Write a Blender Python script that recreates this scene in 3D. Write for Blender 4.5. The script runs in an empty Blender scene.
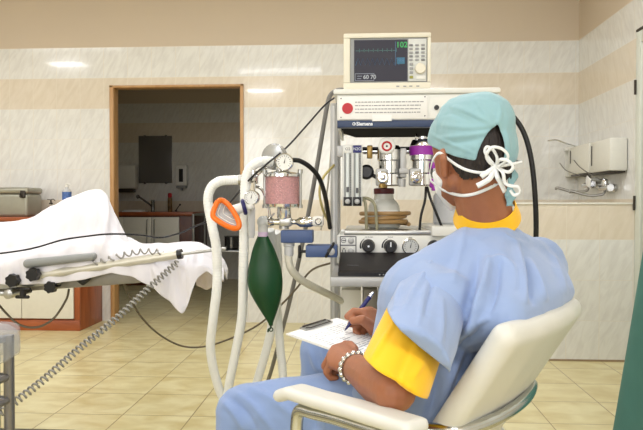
import bpy, bmesh, math, random
from mathutils import Vector, Matrix, Quaternion, noise
random.seed(7)
SC = bpy.context.scene
COL = SC.collection
PI = math.pi
V = Vector

# ------------------------------------------------------------------ camera
H = 1.0
FPX = 640.0
PSI = math.radians(3.45)
TH = math.radians(1.07)
CA = V((-math.sin(PSI) * math.cos(TH), math.cos(PSI) * math.cos(TH), -math.sin(TH)))
CR = V((math.cos(PSI), math.sin(PSI), 0))
CU = CR.cross(CA)

def P(px, py, Y):
    """point of the room at depth Y seen at a pixel (used to survey the photograph)"""
    d = CA * FPX + CR * (px - 321.5) + CU * (215 - py)
    k = Y / d.y
    return V((d.x * k, Y, H + d.z * k))

cam_data = bpy.data.cameras.new('camera')
cam_data.sensor_width = 36
cam_data.sensor_fit = 'HORIZONTAL'
cam_data.lens = FPX / 643 * 36
cam_data.clip_start = 0.02
cam = bpy.data.objects.new('camera', cam_data)
COL.objects.link(cam)
cam.location = (0, 0, H)
cam.rotation_euler = Matrix((CR, CU, -CA)).transposed().to_euler()
SC.camera = cam

# ------------------------------------------------------------------ materials
def lin(c):
    def f(x):
        x /= 255.0
        return x / 12.92 if x <= 0.04045 else ((x + 0.055) / 1.055) ** 2.4
    return (f(c[0]), f(c[1]), f(c[2]), 1)

def new_mat(name):
    m = bpy.data.materials.new(name)
    m.use_nodes = True
    nt = m.node_tree
    return m, nt, nt.nodes['Principled BSDF']

def mat(name, rgb, rough=0.5, metal=0.0, var=0.06, scale=30.0, bump=0.0, spec=0.5,
        trans=0.0, alpha=1.0, sss=0.0, coat=0.0, stretch=(1, 1, 1), bscale=None, sheen=0.0, ior=1.45):
    m, nt, b = new_mat(name)
    c = lin(rgb)
    tc = nt.nodes.new('ShaderNodeTexCoord')
    mp = nt.nodes.new('ShaderNodeMapping')
    mp.inputs['Scale'].default_value = stretch
    nt.links.new(tc.outputs['Object'], mp.inputs['Vector'])
    nz = nt.nodes.new('ShaderNodeTexNoise')
    nz.inputs['Scale'].default_value = scale
    nz.inputs['Detail'].default_value = 4
    nt.links.new(mp.outputs[0], nz.inputs['Vector'])
    rp = nt.nodes.new('ShaderNodeValToRGB')
    rp.color_ramp.elements[0].position = 0.3
    rp.color_ramp.elements[1].position = 0.7
    rp.color_ramp.elements[0].color = tuple(x * (1 - var) for x in c[:3]) + (1,)
    rp.color_ramp.elements[1].color = tuple(min(1, x * (1 + var)) for x in c[:3]) + (1,)
    nt.links.new(nz.outputs['Fac'], rp.inputs['Fac'])
    nt.links.new(rp.outputs['Color'], b.inputs['Base Color'])
    b.inputs['Roughness'].default_value = rough
    b.inputs['Metallic'].default_value = metal
    b.inputs['Specular IOR Level'].default_value = spec
    b.inputs['Transmission Weight'].default_value = trans
    b.inputs['IOR'].default_value = ior
    b.inputs['Alpha'].default_value = alpha
    b.inputs['Coat Weight'].default_value = coat
    b.inputs['Sheen Weight'].default_value = sheen
    if sss:
        b.inputs['Subsurface Weight'].default_value = sss
        b.inputs['Subsurface Radius'].default_value = (0.012, 0.005, 0.003)
        b.inputs['Subsurface Scale'].default_value = 0.6
    if bump:
        bp = nt.nodes.new('ShaderNodeBump')
        bp.inputs['Strength'].default_value = bump
        bp.inputs['Distance'].default_value = 0.004
        n2 = nt.nodes.new('ShaderNodeTexNoise')
        n2.inputs['Scale'].default_value = bscale or scale * 4
        nt.links.new(mp.outputs[0], n2.inputs['Vector'])
        nt.links.new(n2.outputs['Fac'], bp.inputs['Height'])
        nt.links.new(bp.outputs[0], b.inputs['Normal'])
    return m

class N:
    """tiny expression builder for shader maths"""
    def __init__(s, nt): s.nt = nt
    def m(s, op, *a):
        n = s.nt.nodes.new('ShaderNodeMath'); n.operation = op
        for i, x in enumerate(a):
            if isinstance(x, (int, float)): n.inputs[i].default_value = x
            else: s.nt.links.new(x, n.inputs[i])
        return n.outputs[0]
    def mix(s, f, a, b):
        n = s.nt.nodes.new('ShaderNodeMix'); n.data_type = 'RGBA'
        for sock, x in ((n.inputs['Factor'], f), (n.inputs[6], a), (n.inputs[7], b)):
            if isinstance(x, (int, float)): sock.default_value = x
            elif isinstance(x, tuple): sock.default_value = x
            else: s.nt.links.new(x, sock)
        return n.outputs[2]

def tile_wall(name, axis, off=0.0, tw=0.205, th=0.2567, top=True):
    m, nt, b = new_mat(name)
    e = N(nt)
    g = nt.nodes.new('ShaderNodeNewGeometry')
    sp = nt.nodes.new('ShaderNodeSeparateXYZ')
    nt.links.new(g.outputs['Position'], sp.inputs[0])
    u = e.m('DIVIDE', e.m('ADD', sp.outputs[axis], 40.0 + off), tw)
    v = e.m('DIVIDE', sp.outputs[2], th)
    fu, fv = e.m('FRACT', u), e.m('FRACT', v)
    iu, iv = e.m('FLOOR', u), e.m('FLOOR', v)
    beige = e.m('ADD', e.m('COMPARE', iv, 3.0, 0.1), e.m('COMPARE', iv, 7.0, 0.1))
    gu = e.m('ADD', e.m('LESS_THAN', fu, 0.012), e.m('GREATER_THAN', fu, 0.988))
    gv = e.m('ADD', e.m('LESS_THAN', fv, 0.008), e.m('GREATER_THAN', fv, 0.992))
    gr = e.m('MINIMUM', e.m('ADD', gu, gv), 1.0)
    # marbling: diagonal soft veins, each tile with its own shift
    cb = nt.nodes.new('ShaderNodeCombineXYZ')
    nt.links.new(e.m('ADD', e.m('MULTIPLY', e.m('ADD', fu, e.m('MULTIPLY', fv, -0.55)), 3.4), e.m('MULTIPLY', iu, 7.31)), cb.inputs[0])
    nt.links.new(e.m('ADD', e.m('MULTIPLY', fv, 1.3), e.m('MULTIPLY', iv, 5.77)), cb.inputs[1])
    nz = nt.nodes.new('ShaderNodeTexNoise')
    nz.inputs['Scale'].default_value = 1.6
    nz.inputs['Detail'].default_value = 5
    nz.inputs['Distortion'].default_value = 0.6
    nt.links.new(cb.outputs[0], nz.inputs['Vector'])
    rp = nt.nodes.new('ShaderNodeValToRGB')
    rp.color_ramp.elements[0].position = 0.35; rp.color_ramp.elements[0].color = lin((216, 214, 208))
    rp.color_ramp.elements[1].position = 0.62; rp.color_ramp.elements[1].color = lin((227, 226, 220))
    nt.links.new(nz.outputs['Fac'], rp.inputs['Fac'])
    r2 = nt.nodes.new('ShaderNodeValToRGB')
    r2.color_ramp.elements[0].position = 0.35; r2.color_ramp.elements[0].color = lin((215, 203, 183))
    r2.color_ramp.elements[1].position = 0.65; r2.color_ramp.elements[1].color = lin((222, 211, 193))
    nt.links.new(nz.outputs['Fac'], r2.inputs['Fac'])
    col = e.mix(beige, rp.outputs['Color'], r2.outputs['Color'])
    col = e.mix(e.m('MULTIPLY', gr, 0.6), col, lin((226, 218, 202)))
    if top:
        pt = e.m('GREATER_THAN', sp.outputs[2], th * 9 + 0.002)
        col = e.mix(pt, col, lin((202, 186, 164)))
        ro = e.m('ADD', 0.12, e.m('MULTIPLY', pt, 0.55))
        nt.links.new(ro, b.inputs['Roughness'])
    else:
        b.inputs['Roughness'].default_value = 0.16
    nt.links.new(col, b.inputs['Base Color'])
    b.inputs['Coat Weight'].default_value = 0.0 if not top else 0.35
    b.inputs['Coat Roughness'].default_value = 0.03
    if top: nt.links.new(e.m('MULTIPLY', e.m('SUBTRACT', 1.0, pt), 0.35), b.inputs['Coat Weight'])
    bp = nt.nodes.new('ShaderNodeBump')
    bp.inputs['Strength'].default_value = 0.25
    bp.inputs['Distance'].default_value = 0.002
    nt.links.new(e.m('SUBTRACT', 1.0, gr), bp.inputs['Height'])
    nt.links.new(bp.outputs[0], b.inputs['Normal'])
    return m

def floor_mat():
    m, nt, b = new_mat('floor_tiles')
    e = N(nt)
    g = nt.nodes.new('ShaderNodeNewGeometry')
    sp = nt.nodes.new('ShaderNodeSeparateXYZ')
    nt.links.new(g.outputs['Position'], sp.inputs[0])
    u = e.m('DIVIDE', e.m('ADD', sp.outputs[0], 33.0 - 1.19), 0.33)
    v = e.m('DIVIDE', e.m('ADD', sp.outputs[1], 33.0 - 3.27), 0.33)
    fu, fv, iu, iv = e.m('FRACT', u), e.m('FRACT', v), e.m('FLOOR', u), e.m('FLOOR', v)
    gr = e.m('MINIMUM', e.m('ADD', e.m('LESS_THAN', fu, 0.014), e.m('LESS_THAN', fv, 0.014)), 1.0)
    cb = nt.nodes.new('ShaderNodeCombineXYZ')
    nt.links.new(e.m('ADD', e.m('MULTIPLY', fu, 0.9), e.m('MULTIPLY', iu, 3.7)), cb.inputs[0])
    nt.links.new(e.m('ADD', e.m('MULTIPLY', fv, 1.5), e.m('MULTIPLY', iv, 5.3)), cb.inputs[1])
    nz = nt.nodes.new('ShaderNodeTexNoise')
    nz.inputs['Scale'].default_value = 2.0
    nz.inputs['Detail'].default_value = 5
    nz.inputs['Distortion'].default_value = 0.5
    nt.links.new(cb.outputs[0], nz.inputs['Vector'])
    rp = nt.nodes.new('ShaderNodeValToRGB')
    rp.color_ramp.elements[0].position = 0.34; rp.color_ramp.elements[0].color = lin((200, 184, 132))
    rp.color_ramp.elements[1].position = 0.66; rp.color_ramp.elements[1].color = lin((219, 209, 164))
    nt.links.new(nz.outputs['Fac'], rp.inputs['Fac'])
    col = e.mix(gr, rp.outputs['Color'], lin((142, 122, 84)))
    nt.links.new(col, b.inputs['Base Color'])
    b.inputs['Roughness'].default_value = 0.28
    b.inputs['Specular IOR Level'].default_value = 0.4
    bp = nt.nodes.new('ShaderNodeBump')
    bp.inputs['Strength'].default_value = 0.3
    bp.inputs['Distance'].default_value = 0.002
    nt.links.new(e.m('SUBTRACT', 1.0, gr), bp.inputs['Height'])
    nt.links.new(bp.outputs[0], b.inputs['Normal'])
    return m

def wood_mat(name, c1, c2, rough=0.35, stretch=(3, 3, 30)):
    m, nt, b = new_mat(name)
    tc = nt.nodes.new('ShaderNodeTexCoord')
    mp = nt.nodes.new('ShaderNodeMapping')
    mp.inputs['Scale'].default_value = stretch
    nt.links.new(tc.outputs['Object'], mp.inputs['Vector'])
    nz = nt.nodes.new('ShaderNodeTexNoise')
    nz.inputs['Scale'].default_value = 2.0
    nz.inputs['Detail'].default_value = 6
    nz.inputs['Distortion'].default_value = 1.2
    nt.links.new(mp.outputs[0], nz.inputs['Vector'])
    rp = nt.nodes.new('ShaderNodeValToRGB')
    rp.color_ramp.elements[0].position = 0.35; rp.color_ramp.elements[0].color = lin(c1)
    rp.color_ramp.elements[1].position = 0.65; rp.color_ramp.elements[1].color = lin(c2)
    nt.links.new(nz.outputs['Fac'], rp.inputs['Fac'])
    nt.links.new(rp.outputs['Color'], b.inputs['Base Color'])
    b.inputs['Roughness'].default_value = rough
    return m

def glow_mat(name, rgb, strength):
    m, nt, b = new_mat(name)
    b.inputs['Base Color'].default_value = lin(rgb)
    b.inputs['Emission Color'].default_value = lin(rgb)
    b.inputs['Emission Strength'].default_value = strength
    return m

# ------------------------------------------------------------------ meshes
def frame_from(d, up=V((0, 0, 1))):
    d = d.normalized()
    if abs(d.dot(up)) > 0.98: up = V((0, 1, 0))
    x = up.cross(d).normalized()
    y = d.cross(x)
    return x, y, d

def catmull(pts, n=8):
    pts = [V(p) for p in pts]
    if len(pts) < 3: return pts
    q = [pts[0] * 2 - pts[1]] + pts + [pts[-1] * 2 - pts[-2]]
    out = []
    for i in range(1, len(q) - 2):
        a, b, c, d = q[i - 1], q[i], q[i + 1], q[i + 2]
        for k in range(n):
            t = k / n
            out.append(0.5 * ((2 * b) + (c - a) * t + (2 * a - 5 * b + 4 * c - d) * t * t + (3 * b - a - 3 * c + d) * t ** 3))
    out.append(pts[-1])
    return out

class MB:
    def __init__(s): s.bm = bmesh.new()
    def add(s, verts, faces):
        vs = [s.bm.verts.new(v) for v in verts]
        for f in faces:
            try: s.bm.faces.new([vs[i] for i in f])
            except ValueError: pass
        return vs
    def box(s, c, size, rot=None, bev=0.0, seg=2):
        b = bmesh.new()
        bmesh.ops.create_cube(b, size=1)
        for v in b.verts: v.co = V((v.co.x * size[0], v.co.y * size[1], v.co.z * size[2]))
        if bev: bmesh.ops.bevel(b, geom=b.edges[:], offset=bev, segments=seg, profile=0.5, affect='EDGES')
        M = Matrix.Translation(V(c)) @ ((rot.to_4x4()) if rot else Matrix())
        s.merge(b, M)
        return s
    def box2(s, lo, hi, bev=0.0, seg=2):
        lo, hi = V(lo), V(hi)
        return s.box((lo + hi) / 2, hi - lo, None, bev, seg)
    def merge(s, b, M=None):
        if M is not None: bmesh.ops.transform(b, matrix=M, verts=b.verts)
        idx = {}
        for v in b.verts: idx[v] = s.bm.verts.new(v.co)
        for f in b.faces:
            try: s.bm.faces.new([idx[v] for v in f.verts])
            except ValueError: pass
        b.free()
    def cyl(s, p1, p2, r1, r2=None, seg=20, cap=True):
        r2 = r1 if r2 is None else r2
        return s.lathe(p1, V(p2) - V(p1), [(0.0, 0.0)] * 0 + [(r1, 0.0), (r2, (V(p2) - V(p1)).length)], seg, cap)
    def lathe(s, o, axis, prof, seg=24, cap=True):
        x, y, d = frame_from(V(axis)); o = V(o)
        rings = []
        for r, h in prof:
            rings.append([s.bm.verts.new(o + d * h + (x * math.cos(2 * PI * k / seg) + y * math.sin(2 * PI * k / seg)) * max(r, 1e-4)) for k in range(seg)])
        for a, b in zip(rings, rings[1:]):
            for k in range(seg):
                s.bm.faces.new((a[k], a[(k + 1) % seg], b[(k + 1) % seg], b[k]))
        if cap:
            s.bm.faces.new(rings[0][::-1]); s.bm.faces.new(rings[-1])
        return s
    def ball(s, c, r, seg=16, scale=(1, 1, 1), rot=None):
        b = bmesh.new()
        bmesh.ops.create_uvsphere(b, u_segments=seg, v_segments=max(6, seg // 2 + 1), radius=1)
        M = Matrix.Translation(V(c)) @ (rot.to_4x4() if rot else Matrix()) @ Matrix.Diagonal((r * scale[0], r * scale[1], r * scale[2], 1))
        s.merge(b, M); return s
    def tube(s, pts, r, seg=10, n=8, smooth=True, cap=True, rfun=None, flat=1.0, up=None):
        p = catmull(pts, n) if smooth else [V(q) for q in pts]
        N_ = len(p)
        t0 = (p[1] - p[0]).normalized()
        x, y, _ = frame_from(t0, V(up) if up else V((0, 0, 1)))
        rings = []; prev = t0
        for i in range(N_):
            t = (p[min(i + 1, N_ - 1)] - p[max(i - 1, 0)])
            t = t.normalized() if t.length > 1e-9 else prev
            q = prev.rotation_difference(t)
            x = q @ x; y = q @ y; prev = t
            rr = (rfun(i, N_) if rfun else (r(i / (N_ - 1)) if callable(r) else r))
            rings.append([s.bm.verts.new(p[i] + x * math.cos(2 * PI * k / seg) * rr + y * math.sin(2 * PI * k / seg) * rr * flat) for k in range(seg)])
        for a, b in zip(rings, rings[1:]):
            for k in range(seg):
                s.bm.faces.new((a[k], a[(k + 1) % seg], b[(k + 1) % seg], b[k]))
        if cap:
            s.bm.faces.new(rings[0][::-1]); s.bm.faces.new(rings[-1])
        return s
    def hull(s, balls, seg=14):
        b = bmesh.new()
        for c, r in balls:
            t = bmesh.new()
            bmesh.ops.create_uvsphere(t, u_segments=seg, v_segments=seg // 2 + 1, radius=r)
            bmesh.ops.translate(t, vec=V(c), verts=t.verts)
            for v in t.verts: b.verts.new(v.co)
            t.free()
        res = bmesh.ops.convex_hull(b, input=b.verts[:])
        bad = set(g for g in res['geom_interior'] if isinstance(g, bmesh.types.BMVert)) | set(g for g in res['geom_unused'] if isinstance(g, bmesh.types.BMVert))
        bmesh.ops.delete(b, geom=[v for v in b.verts if v in bad or not v.link_faces], context='VERTS')
        s.merge(b); return s
    def chain(s, pts, seg=14):
        for a, b in zip(pts, pts[1:]): s.hull([a, b], seg)
        return s
    def prism(s, poly, ext):
        """poly: list of points; ext: extrusion vector"""
        n = len(poly); e = V(ext)
        s.add([V(p) for p in poly] + [V(p) + e for p in poly],
              [tuple(range(n))[::-1], tuple(range(n, 2 * n))] + [(i, (i + 1) % n, n + (i + 1) % n, n + i) for i in range(n)])
        return s
    def grid(s, rows, closed=False):
        vs = [[s.bm.verts.new(V(p)) for p in r] for r in rows]
        for a, b in zip(vs, vs[1:]):
            m = len(a)
            for k in range(m if closed else m - 1):
                s.bm.faces.new((a[k], a[(k + 1) % m], b[(k + 1) % m], b[k]))
        return s
    def torus(s, c, axis, R, r, seg=32, ring=10, sx=1.0, sy=1.0):
        x, y, d = frame_from(V(axis)); c = V(c)
        rows = []
        for i in range(seg):
            a = 2 * PI * i / seg
            o = x * math.cos(a) * sx + y * math.sin(a) * sy
            row = [s.bm.verts.new(c + o * (R + r * math.cos(2 * PI * k / ring)) + d * r * math.sin(2 * PI * k / ring)) for k in range(ring)]
            rows.append(row)
        for i in range(seg):
            a, b = rows[i], rows[(i + 1) % seg]
            for k in range(ring):
                s.bm.faces.new((a[k], b[k], b[(k + 1) % ring], a[(k + 1) % ring]))
        return s
    def mesh(s, name):
        bmesh.ops.recalc_face_normals(s.bm, faces=s.bm.faces[:])
        me = bpy.data.meshes.new(name)
        s.bm.to_mesh(me); s.bm.free()
        return me
    def build(s, name, m, parent=None, smooth=None, solid=0.0, sub=0, angle=35):
        return link_mesh(s.mesh(name), name, m, parent, smooth, solid, sub, angle)

def set_smooth(me, angle):
    me.polygons.foreach_set('use_smooth', [True] * len(me.polygons))
    b = bmesh.new(); b.from_mesh(me)
    lim = math.radians(angle)
    for e in b.edges:
        if len(e.link_faces) == 2 and e.calc_face_angle(0) > lim: e.smooth = False
    b.to_mesh(me); b.free()

def link_mesh(me, name, m, parent=None, smooth=None, solid=0.0, sub=0, angle=35):
    co = [v.co for v in me.vertices]
    lo = V((min(c.x for c in co), min(c.y for c in co), min(c.z for c in co)))
    hi = V((max(c.x for c in co), max(c.y for c in co), max(c.z for c in co)))
    base = V(((lo.x + hi.x) / 2, (lo.y + hi.y) / 2, lo.z))
    me.transform(Matrix.Translation(-base))
    if smooth is not False: set_smooth(me, angle)
    if m is not None: me.materials.append(m)
    o = bpy.data.objects.new(name, me)
    COL.objects.link(o)
    if parent is not None:
        o.parent = parent
        o.location = base - wloc(parent)
    else:
        o.location = base
    if solid:
        md = o.modifiers.new('solidify', 'SOLIDIFY'); md.thickness = solid; md.offset = 0
    if sub:
        md = o.modifiers.new('subsurf', 'SUBSURF'); md.levels = sub; md.render_levels = sub
    return o

def wloc(o):
    l = V(o.location)
    while o.parent is not None:
        o = o.parent; l += V(o.location)
    return l

def tag(o, label, cat, group=None):
    o['label'] = label; o['category'] = cat
    if group: o['group'] = group
    return o

def thing(name, label, cat, loc, group=None):
    o = bpy.data.objects.new(name, None)
    o.empty_display_size = 0.05
    COL.objects.link(o)
    o.location = loc
    return tag(o, label, cat, group)

def struct(o):
    o['kind'] = 'structure'
    return o

def copy_tree(o, parent=None):
    c = o.copy(); COL.objects.link(c)
    if parent is not None: c.parent = parent
    for ch in list(o.children): copy_tree(ch, c)
    return c

def remesh(mb, voxel, smooth=4, fac=0.5):
    """one continuous skin over overlapping solids"""
    me = mb.mesh('tmp')
    o = bpy.data.objects.new('tmp', me); COL.objects.link(o)
    r = o.modifiers.new('r', 'REMESH'); r.mode = 'VOXEL'; r.voxel_size = voxel
    if smooth:
        sm = o.modifiers.new('s', 'SMOOTH'); sm.iterations = smooth; sm.factor = fac
    dg = bpy.context.evaluated_depsgraph_get(); dg.update()
    out = bpy.data.meshes.new_from_object(o.evaluated_get(dg))
    bpy.data.objects.remove(o); bpy.data.meshes.remove(me)
    return out

def displace(me, fn):
    me.update()
    nr = [V(v.normal) for v in me.vertices]
    for v, n in zip(me.vertices, nr):
        v.co = v.co + n * fn(v.co, n)
    me.update()

def cut(me, pred):
    """delete the vertices where pred(co) is true"""
    b = bmesh.new(); b.from_mesh(me)
    bmesh.ops.delete(b, geom=[v for v in b.verts if pred(v.co)], context='VERTS')
    b.to_mesh(me); b.free()

def smooth_edge(me, it=12):
    """even out the open borders of a cloth mesh"""
    b = bmesh.new(); b.from_mesh(me)
    bmesh.ops.delete(b, geom=[v for v in b.verts if not v.link_faces], context='VERTS')
    nb = {}
    for e in b.edges:
        if e.is_boundary:
            nb.setdefault(e.verts[0], []).append(e.verts[1]); nb.setdefault(e.verts[1], []).append(e.verts[0])
    for _ in range(it):
        new = {v: v.co * .4 + (n[0].co + n[1].co) * .3 for v, n in nb.items() if len(n) == 2}
        for v, c in new.items(): v.co = c
    inner = {w for v in nb for e in v.link_edges for w in (e.other_vert(v),) if w not in nb}
    for _ in range(3):
        new = {v: sum((e.other_vert(v).co for e in v.link_edges), V()) / len(v.link_edges) for v in inner if v.link_edges}
        for v, c in new.items(): v.co = c
    b.to_mesh(me); b.free()

def text(name, body, size, loc, xdir, up, m, parent=None, depth=0.0004, align='LEFT', bold=0.0):
    cu = bpy.data.curves.new(name, 'FONT')
    cu.body = body; cu.size = size; cu.align_x = align; cu.align_y = 'CENTER'
    cu.extrude = depth; cu.offset = bold
    cu.resolution_u = 3
    o = bpy.data.objects.new('tmp', cu); COL.objects.link(o)
    dg = bpy.context.evaluated_depsgraph_get(); dg.update()
    me = bpy.data.meshes.new_from_object(o.evaluated_get(dg))
    bpy.data.objects.remove(o)
    x = V(xdir).normalized(); u = V(up).normalized(); z = x.cross(u)
    M = Matrix((x, u, z)).transposed().to_4x4(); M.translation = V(loc)
    me.transform(M)
    return link_mesh(me, name, m, parent, smooth=False)

cam_o = V((0, 0, H))
def toscreen(c):
    v = c - cam_o; D = v.dot(CA)
    return 321.5 + FPX * v.dot(CR) / D, 215 - FPX * v.dot(CU) / D
def creases(me, lines, seed=0.0):
    """sculpt soft cloth folds along surveyed lines: (points, height, width in survey pixels)"""
    me.update()
    nr = [V(v.normal) for v in me.vertices]
    L = [(catmull([V((x, y, 0)) for x, y in pts], 5), h, w_) for pts, h, w_ in lines]
    for v, n in zip(me.vertices, nr):
        if n.dot(v.co - cam_o) > 0: continue
        x, y = toscreen(v.co); q = V((x, y, 0)); o = 0
        for pts, h, w_ in L:
            best = 1e9; m_ = len(pts) - 1
            for i in range(m_):
                ab = pts[i + 1] - pts[i]; t = max(0, min(1, (q - pts[i]).dot(ab) / max(1e-9, ab.length_squared)))
                dd = (q - pts[i] - ab * t).length
                if dd < best: best = dd; tt = (i + t) / m_; side_ = ab.x * (q - pts[i]).y - ab.y * (q - pts[i]).x
            if best < w_ * 3:
                k_ = math.sin(PI * min(1, .06 + .94 * tt)) ** .6 if tt < 1 else 0
                sharp = w_ if side_ > 0 else w_ * .55
                o += h * k_ * math.exp(-(best / sharp) ** 2)
        v.co += n * o

# ------------------------------------------------------------------ the setting
YB, XR, XL, ZC, YR = 5.30, 1.76, -4.6, 3.0, -2.6      # back wall, right wall, left wall, ceiling, wall behind the camera
YF = 8.3                                              # far wall of the side room
M_wx = tile_wall('wall_tiles_x', 0, 0.085)
M_wy = tile_wall('wall_tiles_y', 1, 0.03)
M_part = tile_wall('partition_tiles', 0, 0.11, top=False)
M_fl = floor_mat()
M_paint = mat('ceiling_paint', (236, 228, 212), 0.8, var=0.02)
M_beigep = mat('wall_paint', (214, 192, 164), 0.75, var=0.02, scale=3)
M_whitep = mat('white_lacquer', (232, 230, 220), 0.35, var=0.02)
M_frame = wood_mat('door_frame_wood', (178, 134, 84), (194, 152, 102), 0.4, (4, 4, 0.6))
DX0, DX1, DZ = P(112, 86, YB).x, P(242, 85, YB).x, 1.985

m = MB(); m.box2((XL - .2, YR - .2, -.1), (XR + .2, YF + .2, 0)); struct(m.build('floor', M_fl, smooth=False))
m = MB(); m.box2((XL - .2, YR - .2, ZC), (XR + .2, YB + .09, ZC + .1)); struct(m.build('ceiling', M_paint, smooth=False))
m = MB()
m.box2((XL - .1, YB, 0), (DX0, YB + .09, ZC)); m.box2((DX1, YB, 0), (XR + .1, YB + .09, ZC)); m.box2((DX0, YB, DZ), (DX1, YB + .09, ZC))
struct(m.build('wall_back', M_wx, smooth=False))
m = MB(); m.box2((XR, YR, 0), (XR + .1, YB, ZC)); struct(m.build('wall_right', M_wy, smooth=False))
m = MB(); m.box2((XL - .1, YR, 0), (XL, YB, ZC)); struct(m.build('wall_left', M_wy, smooth=False))
m = MB(); m.box2((XL - .1, YR - .1, 0), (XR + .1, YR, ZC)); struct(m.build('wall_rear', M_wx, smooth=False))
# the side room behind the doorway
FX0, FX1 = -4.0, 0.4
m = MB(); m.box2((FX0, YF, 0), (FX1, YF + .1, 2.7)); struct(m.build('wall_far', M_wx, smooth=False))
m = MB(); m.box2((FX0 - .1, YB + .09, 0), (FX0, YF + .1, 2.7)); struct(m.build('wall_far_left', M_wy, smooth=False))
m = MB(); m.box2((FX1, YB + .09, 0), (FX1 + .1, YF + .1, 2.7)); struct(m.build('wall_far_right', M_wy, smooth=False))
m = MB(); m.box2((FX0 - .1, YB + .09, 2.7), (FX1 + .1, YF + .1, 2.8)); struct(m.build('ceiling_far', M_paint, smooth=False))

# wooden door frame: lining and architraves
m = MB()
t, a = 0.016, 0.018
for x0, x1 in ((DX0, DX0 + t), (DX1 - t, DX1)):
    m.box2((x0, YB - .012, 0), (x1, YB + .095, DZ), .003)
m.box2((DX0, YB - .012, DZ - t), (DX1, YB + .095, DZ), .003)
m.box2((DX0 - a, YB - .016, 0), (DX0 + .012, YB - .001, DZ + a - .012), .003)
m.box2((DX1 - .012, YB - .016, 0), (DX1 + a - .004, YB - .001, DZ + a - .012), .003)
m.box2((DX0 - a, YB - .016, DZ - .012), (DX1 + a - .004, YB - .001, DZ + a - .014), .003)
struct(m.build('door_1', M_frame))

# half-height tiled partition in front of the scrub corner, with a white cap strip
YP = 4.12
XP0, XP1 = 0.62, XR
m = MB(); m.box2((XP0, YP, 0), (XP1, YP + .10, .992)); struct(m.build('wall_partition', M_part, smooth=False))
m = MB(); m.box2((XP0 - .004, YP - .006, .992), (XP1, YP + .106, 1.003), .002); struct(m.build('trim_1', M_whitep))
m = MB(); m.box2((XP0, YP - .004, 0), (XP1 - .05, YP, .012)); struct(m.build('baseboard_partition', mat('grey_joint', (150, 128, 100), .6)))

# white door in the right wall
M_door = mat('door_lacquer', (205, 208, 196), 0.4, var=0.02)
dY1 = YP - .002
d = MB()
d.box2((XR - .045, dY1 - .07, 0), (XR - .002, dY1, 2.06), .004)
d.box2((XR - .045, dY1 - 1.0, 0), (XR - .002, dY1 - .93, 2.06), .004)
d.box2((XR - .045, dY1 - .93, 1.99), (XR - .002, dY1 - .07, 2.06), .004)
d.box2((XR - .032, dY1 - .925, .008), (XR - .002, dY1 - .075, 1.985), .003)
door2 = struct(d.build('door_2', M_door))
M_dark = mat('dark_metal', (70, 64, 58), 0.4, 0.7)
for z in (1.0, 1.72):
    h = MB(); h.cyl((XR - .053, dY1 - .012, z - .045), (XR - .053, dY1 - .012, z + .045), .007); h.build('hinge', M_dark, door2)
h = MB(); h.box2((XR - .05, dY1 - .99, 2.062), (XR - .002, dY1 - .01, 2.075)); h.build('door_closer_rail', M_dark, door2)
h = MB(); h.cyl((XR - .032, dY1 - .84, 1.03), (XR - .09, dY1 - .84, 1.03), .011); h.tube([(XR - .088, dY1 - .84, 1.03), (XR - .09, dY1 - .78, 1.03), (XR - .088, dY1 - .71, 1.03)], .009)
h.build('handle', M_dark, door2)

# ------------------------------------------------------------------ light
def area(name, loc, size, power, rot=(0, 0, 0), col=(0.92, 0.945, 1)):
    l = bpy.data.lights.new(name, 'AREA'); l.shape = 'RECTANGLE'; l.size, l.size_y = size
    l.energy = power; l.color = col
    o = bpy.data.objects.new(name, l); COL.objects.link(o); o.location = loc; o.rotation_euler = rot
    return o
zl = ZC - .03
for x, y, p, sx in ((-3.5, 3.0, 44, 1.25), (-1.3, 3.1, 40, 1.25), (.55, 3.1, 44, 1.25), (-1.67, -.6, 34, .6), (.9, -.6, 58, 1.25), (-4.15, 1.7, 16, .5), (-1.2, 1.1, 18, 1.25)):
    area('ceiling_lamp', (x, y, zl), (sx, .32), p)
for x in (-2.6, -.2):
    area('rear_fill', (x, YR + .03, 1.75), (1.7, 1.5), 52, (math.radians(-90), 0, math.radians(180)), (0.92, 0.945, 1))  # added frontal fill from the rear wall, no window stands there
area('side_room_fill', (-1.8, 6.2, 2.66), (.3, .3), 3.6)  # added unseen fill that lifts the dark side room
w = bpy.data.worlds.new('world'); SC.world = w; w.use_nodes = True
w.node_tree.nodes['Background'].inputs[0].default_value = (0.05, 0.05, 0.05, 1)
w.node_tree.nodes['Background'].inputs[1].default_value = 0.3
SC.view_settings.view_transform = 'Standard'
SC.view_settings.look = 'None'
SC.view_settings.gamma = 1
SC.view_settings.use_curve_mapping = False
SC.view_settings.exposure = -0.42
SC.cycles.max_bounces = 8
# ------------------------------------------------------------------ common materials
M_steel = mat('brushed_steel', (178, 178, 174), 0.3, 0.9, var=0.04, scale=60)
M_chrome = mat('chrome', (215, 215, 215), 0.12, 1.0, var=0.02)
M_alu = mat('aluminium', (190, 190, 188), 0.35, 0.7, var=0.03)
M_black = mat('black_plastic', (24, 23, 24), 0.35, var=0.1)
M_rubber = mat('black_rubber', (20, 19, 20), 0.45, var=0.1)
M_red_wood = wood_mat('red_brown_wood', (140, 70, 34), (168, 90, 48), 0.35, (1.2, 6, 6))
M_red_wood_v = wood_mat('red_brown_wood_upright', (140, 70, 34), (168, 90, 48), 0.35, (6, 6, 1))
M_cream = mat('cream_laminate', (226, 222, 208), 0.4, var=0.02)
M_white = mat('white_plastic', (230, 229, 222), 0.35, var=0.02)
M_cream_p = mat('ivory_plastic', (224, 220, 200), 0.4, var=0.02)
M_grey = mat('grey_plastic', (150, 152, 152), 0.45, var=0.03)
M_glass = mat('clear_glass', (235, 240, 240), 0.05, trans=0.95, var=0.01)
M_paper = mat('white_paper', (238, 238, 236), 0.8, var=0.02)
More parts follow.
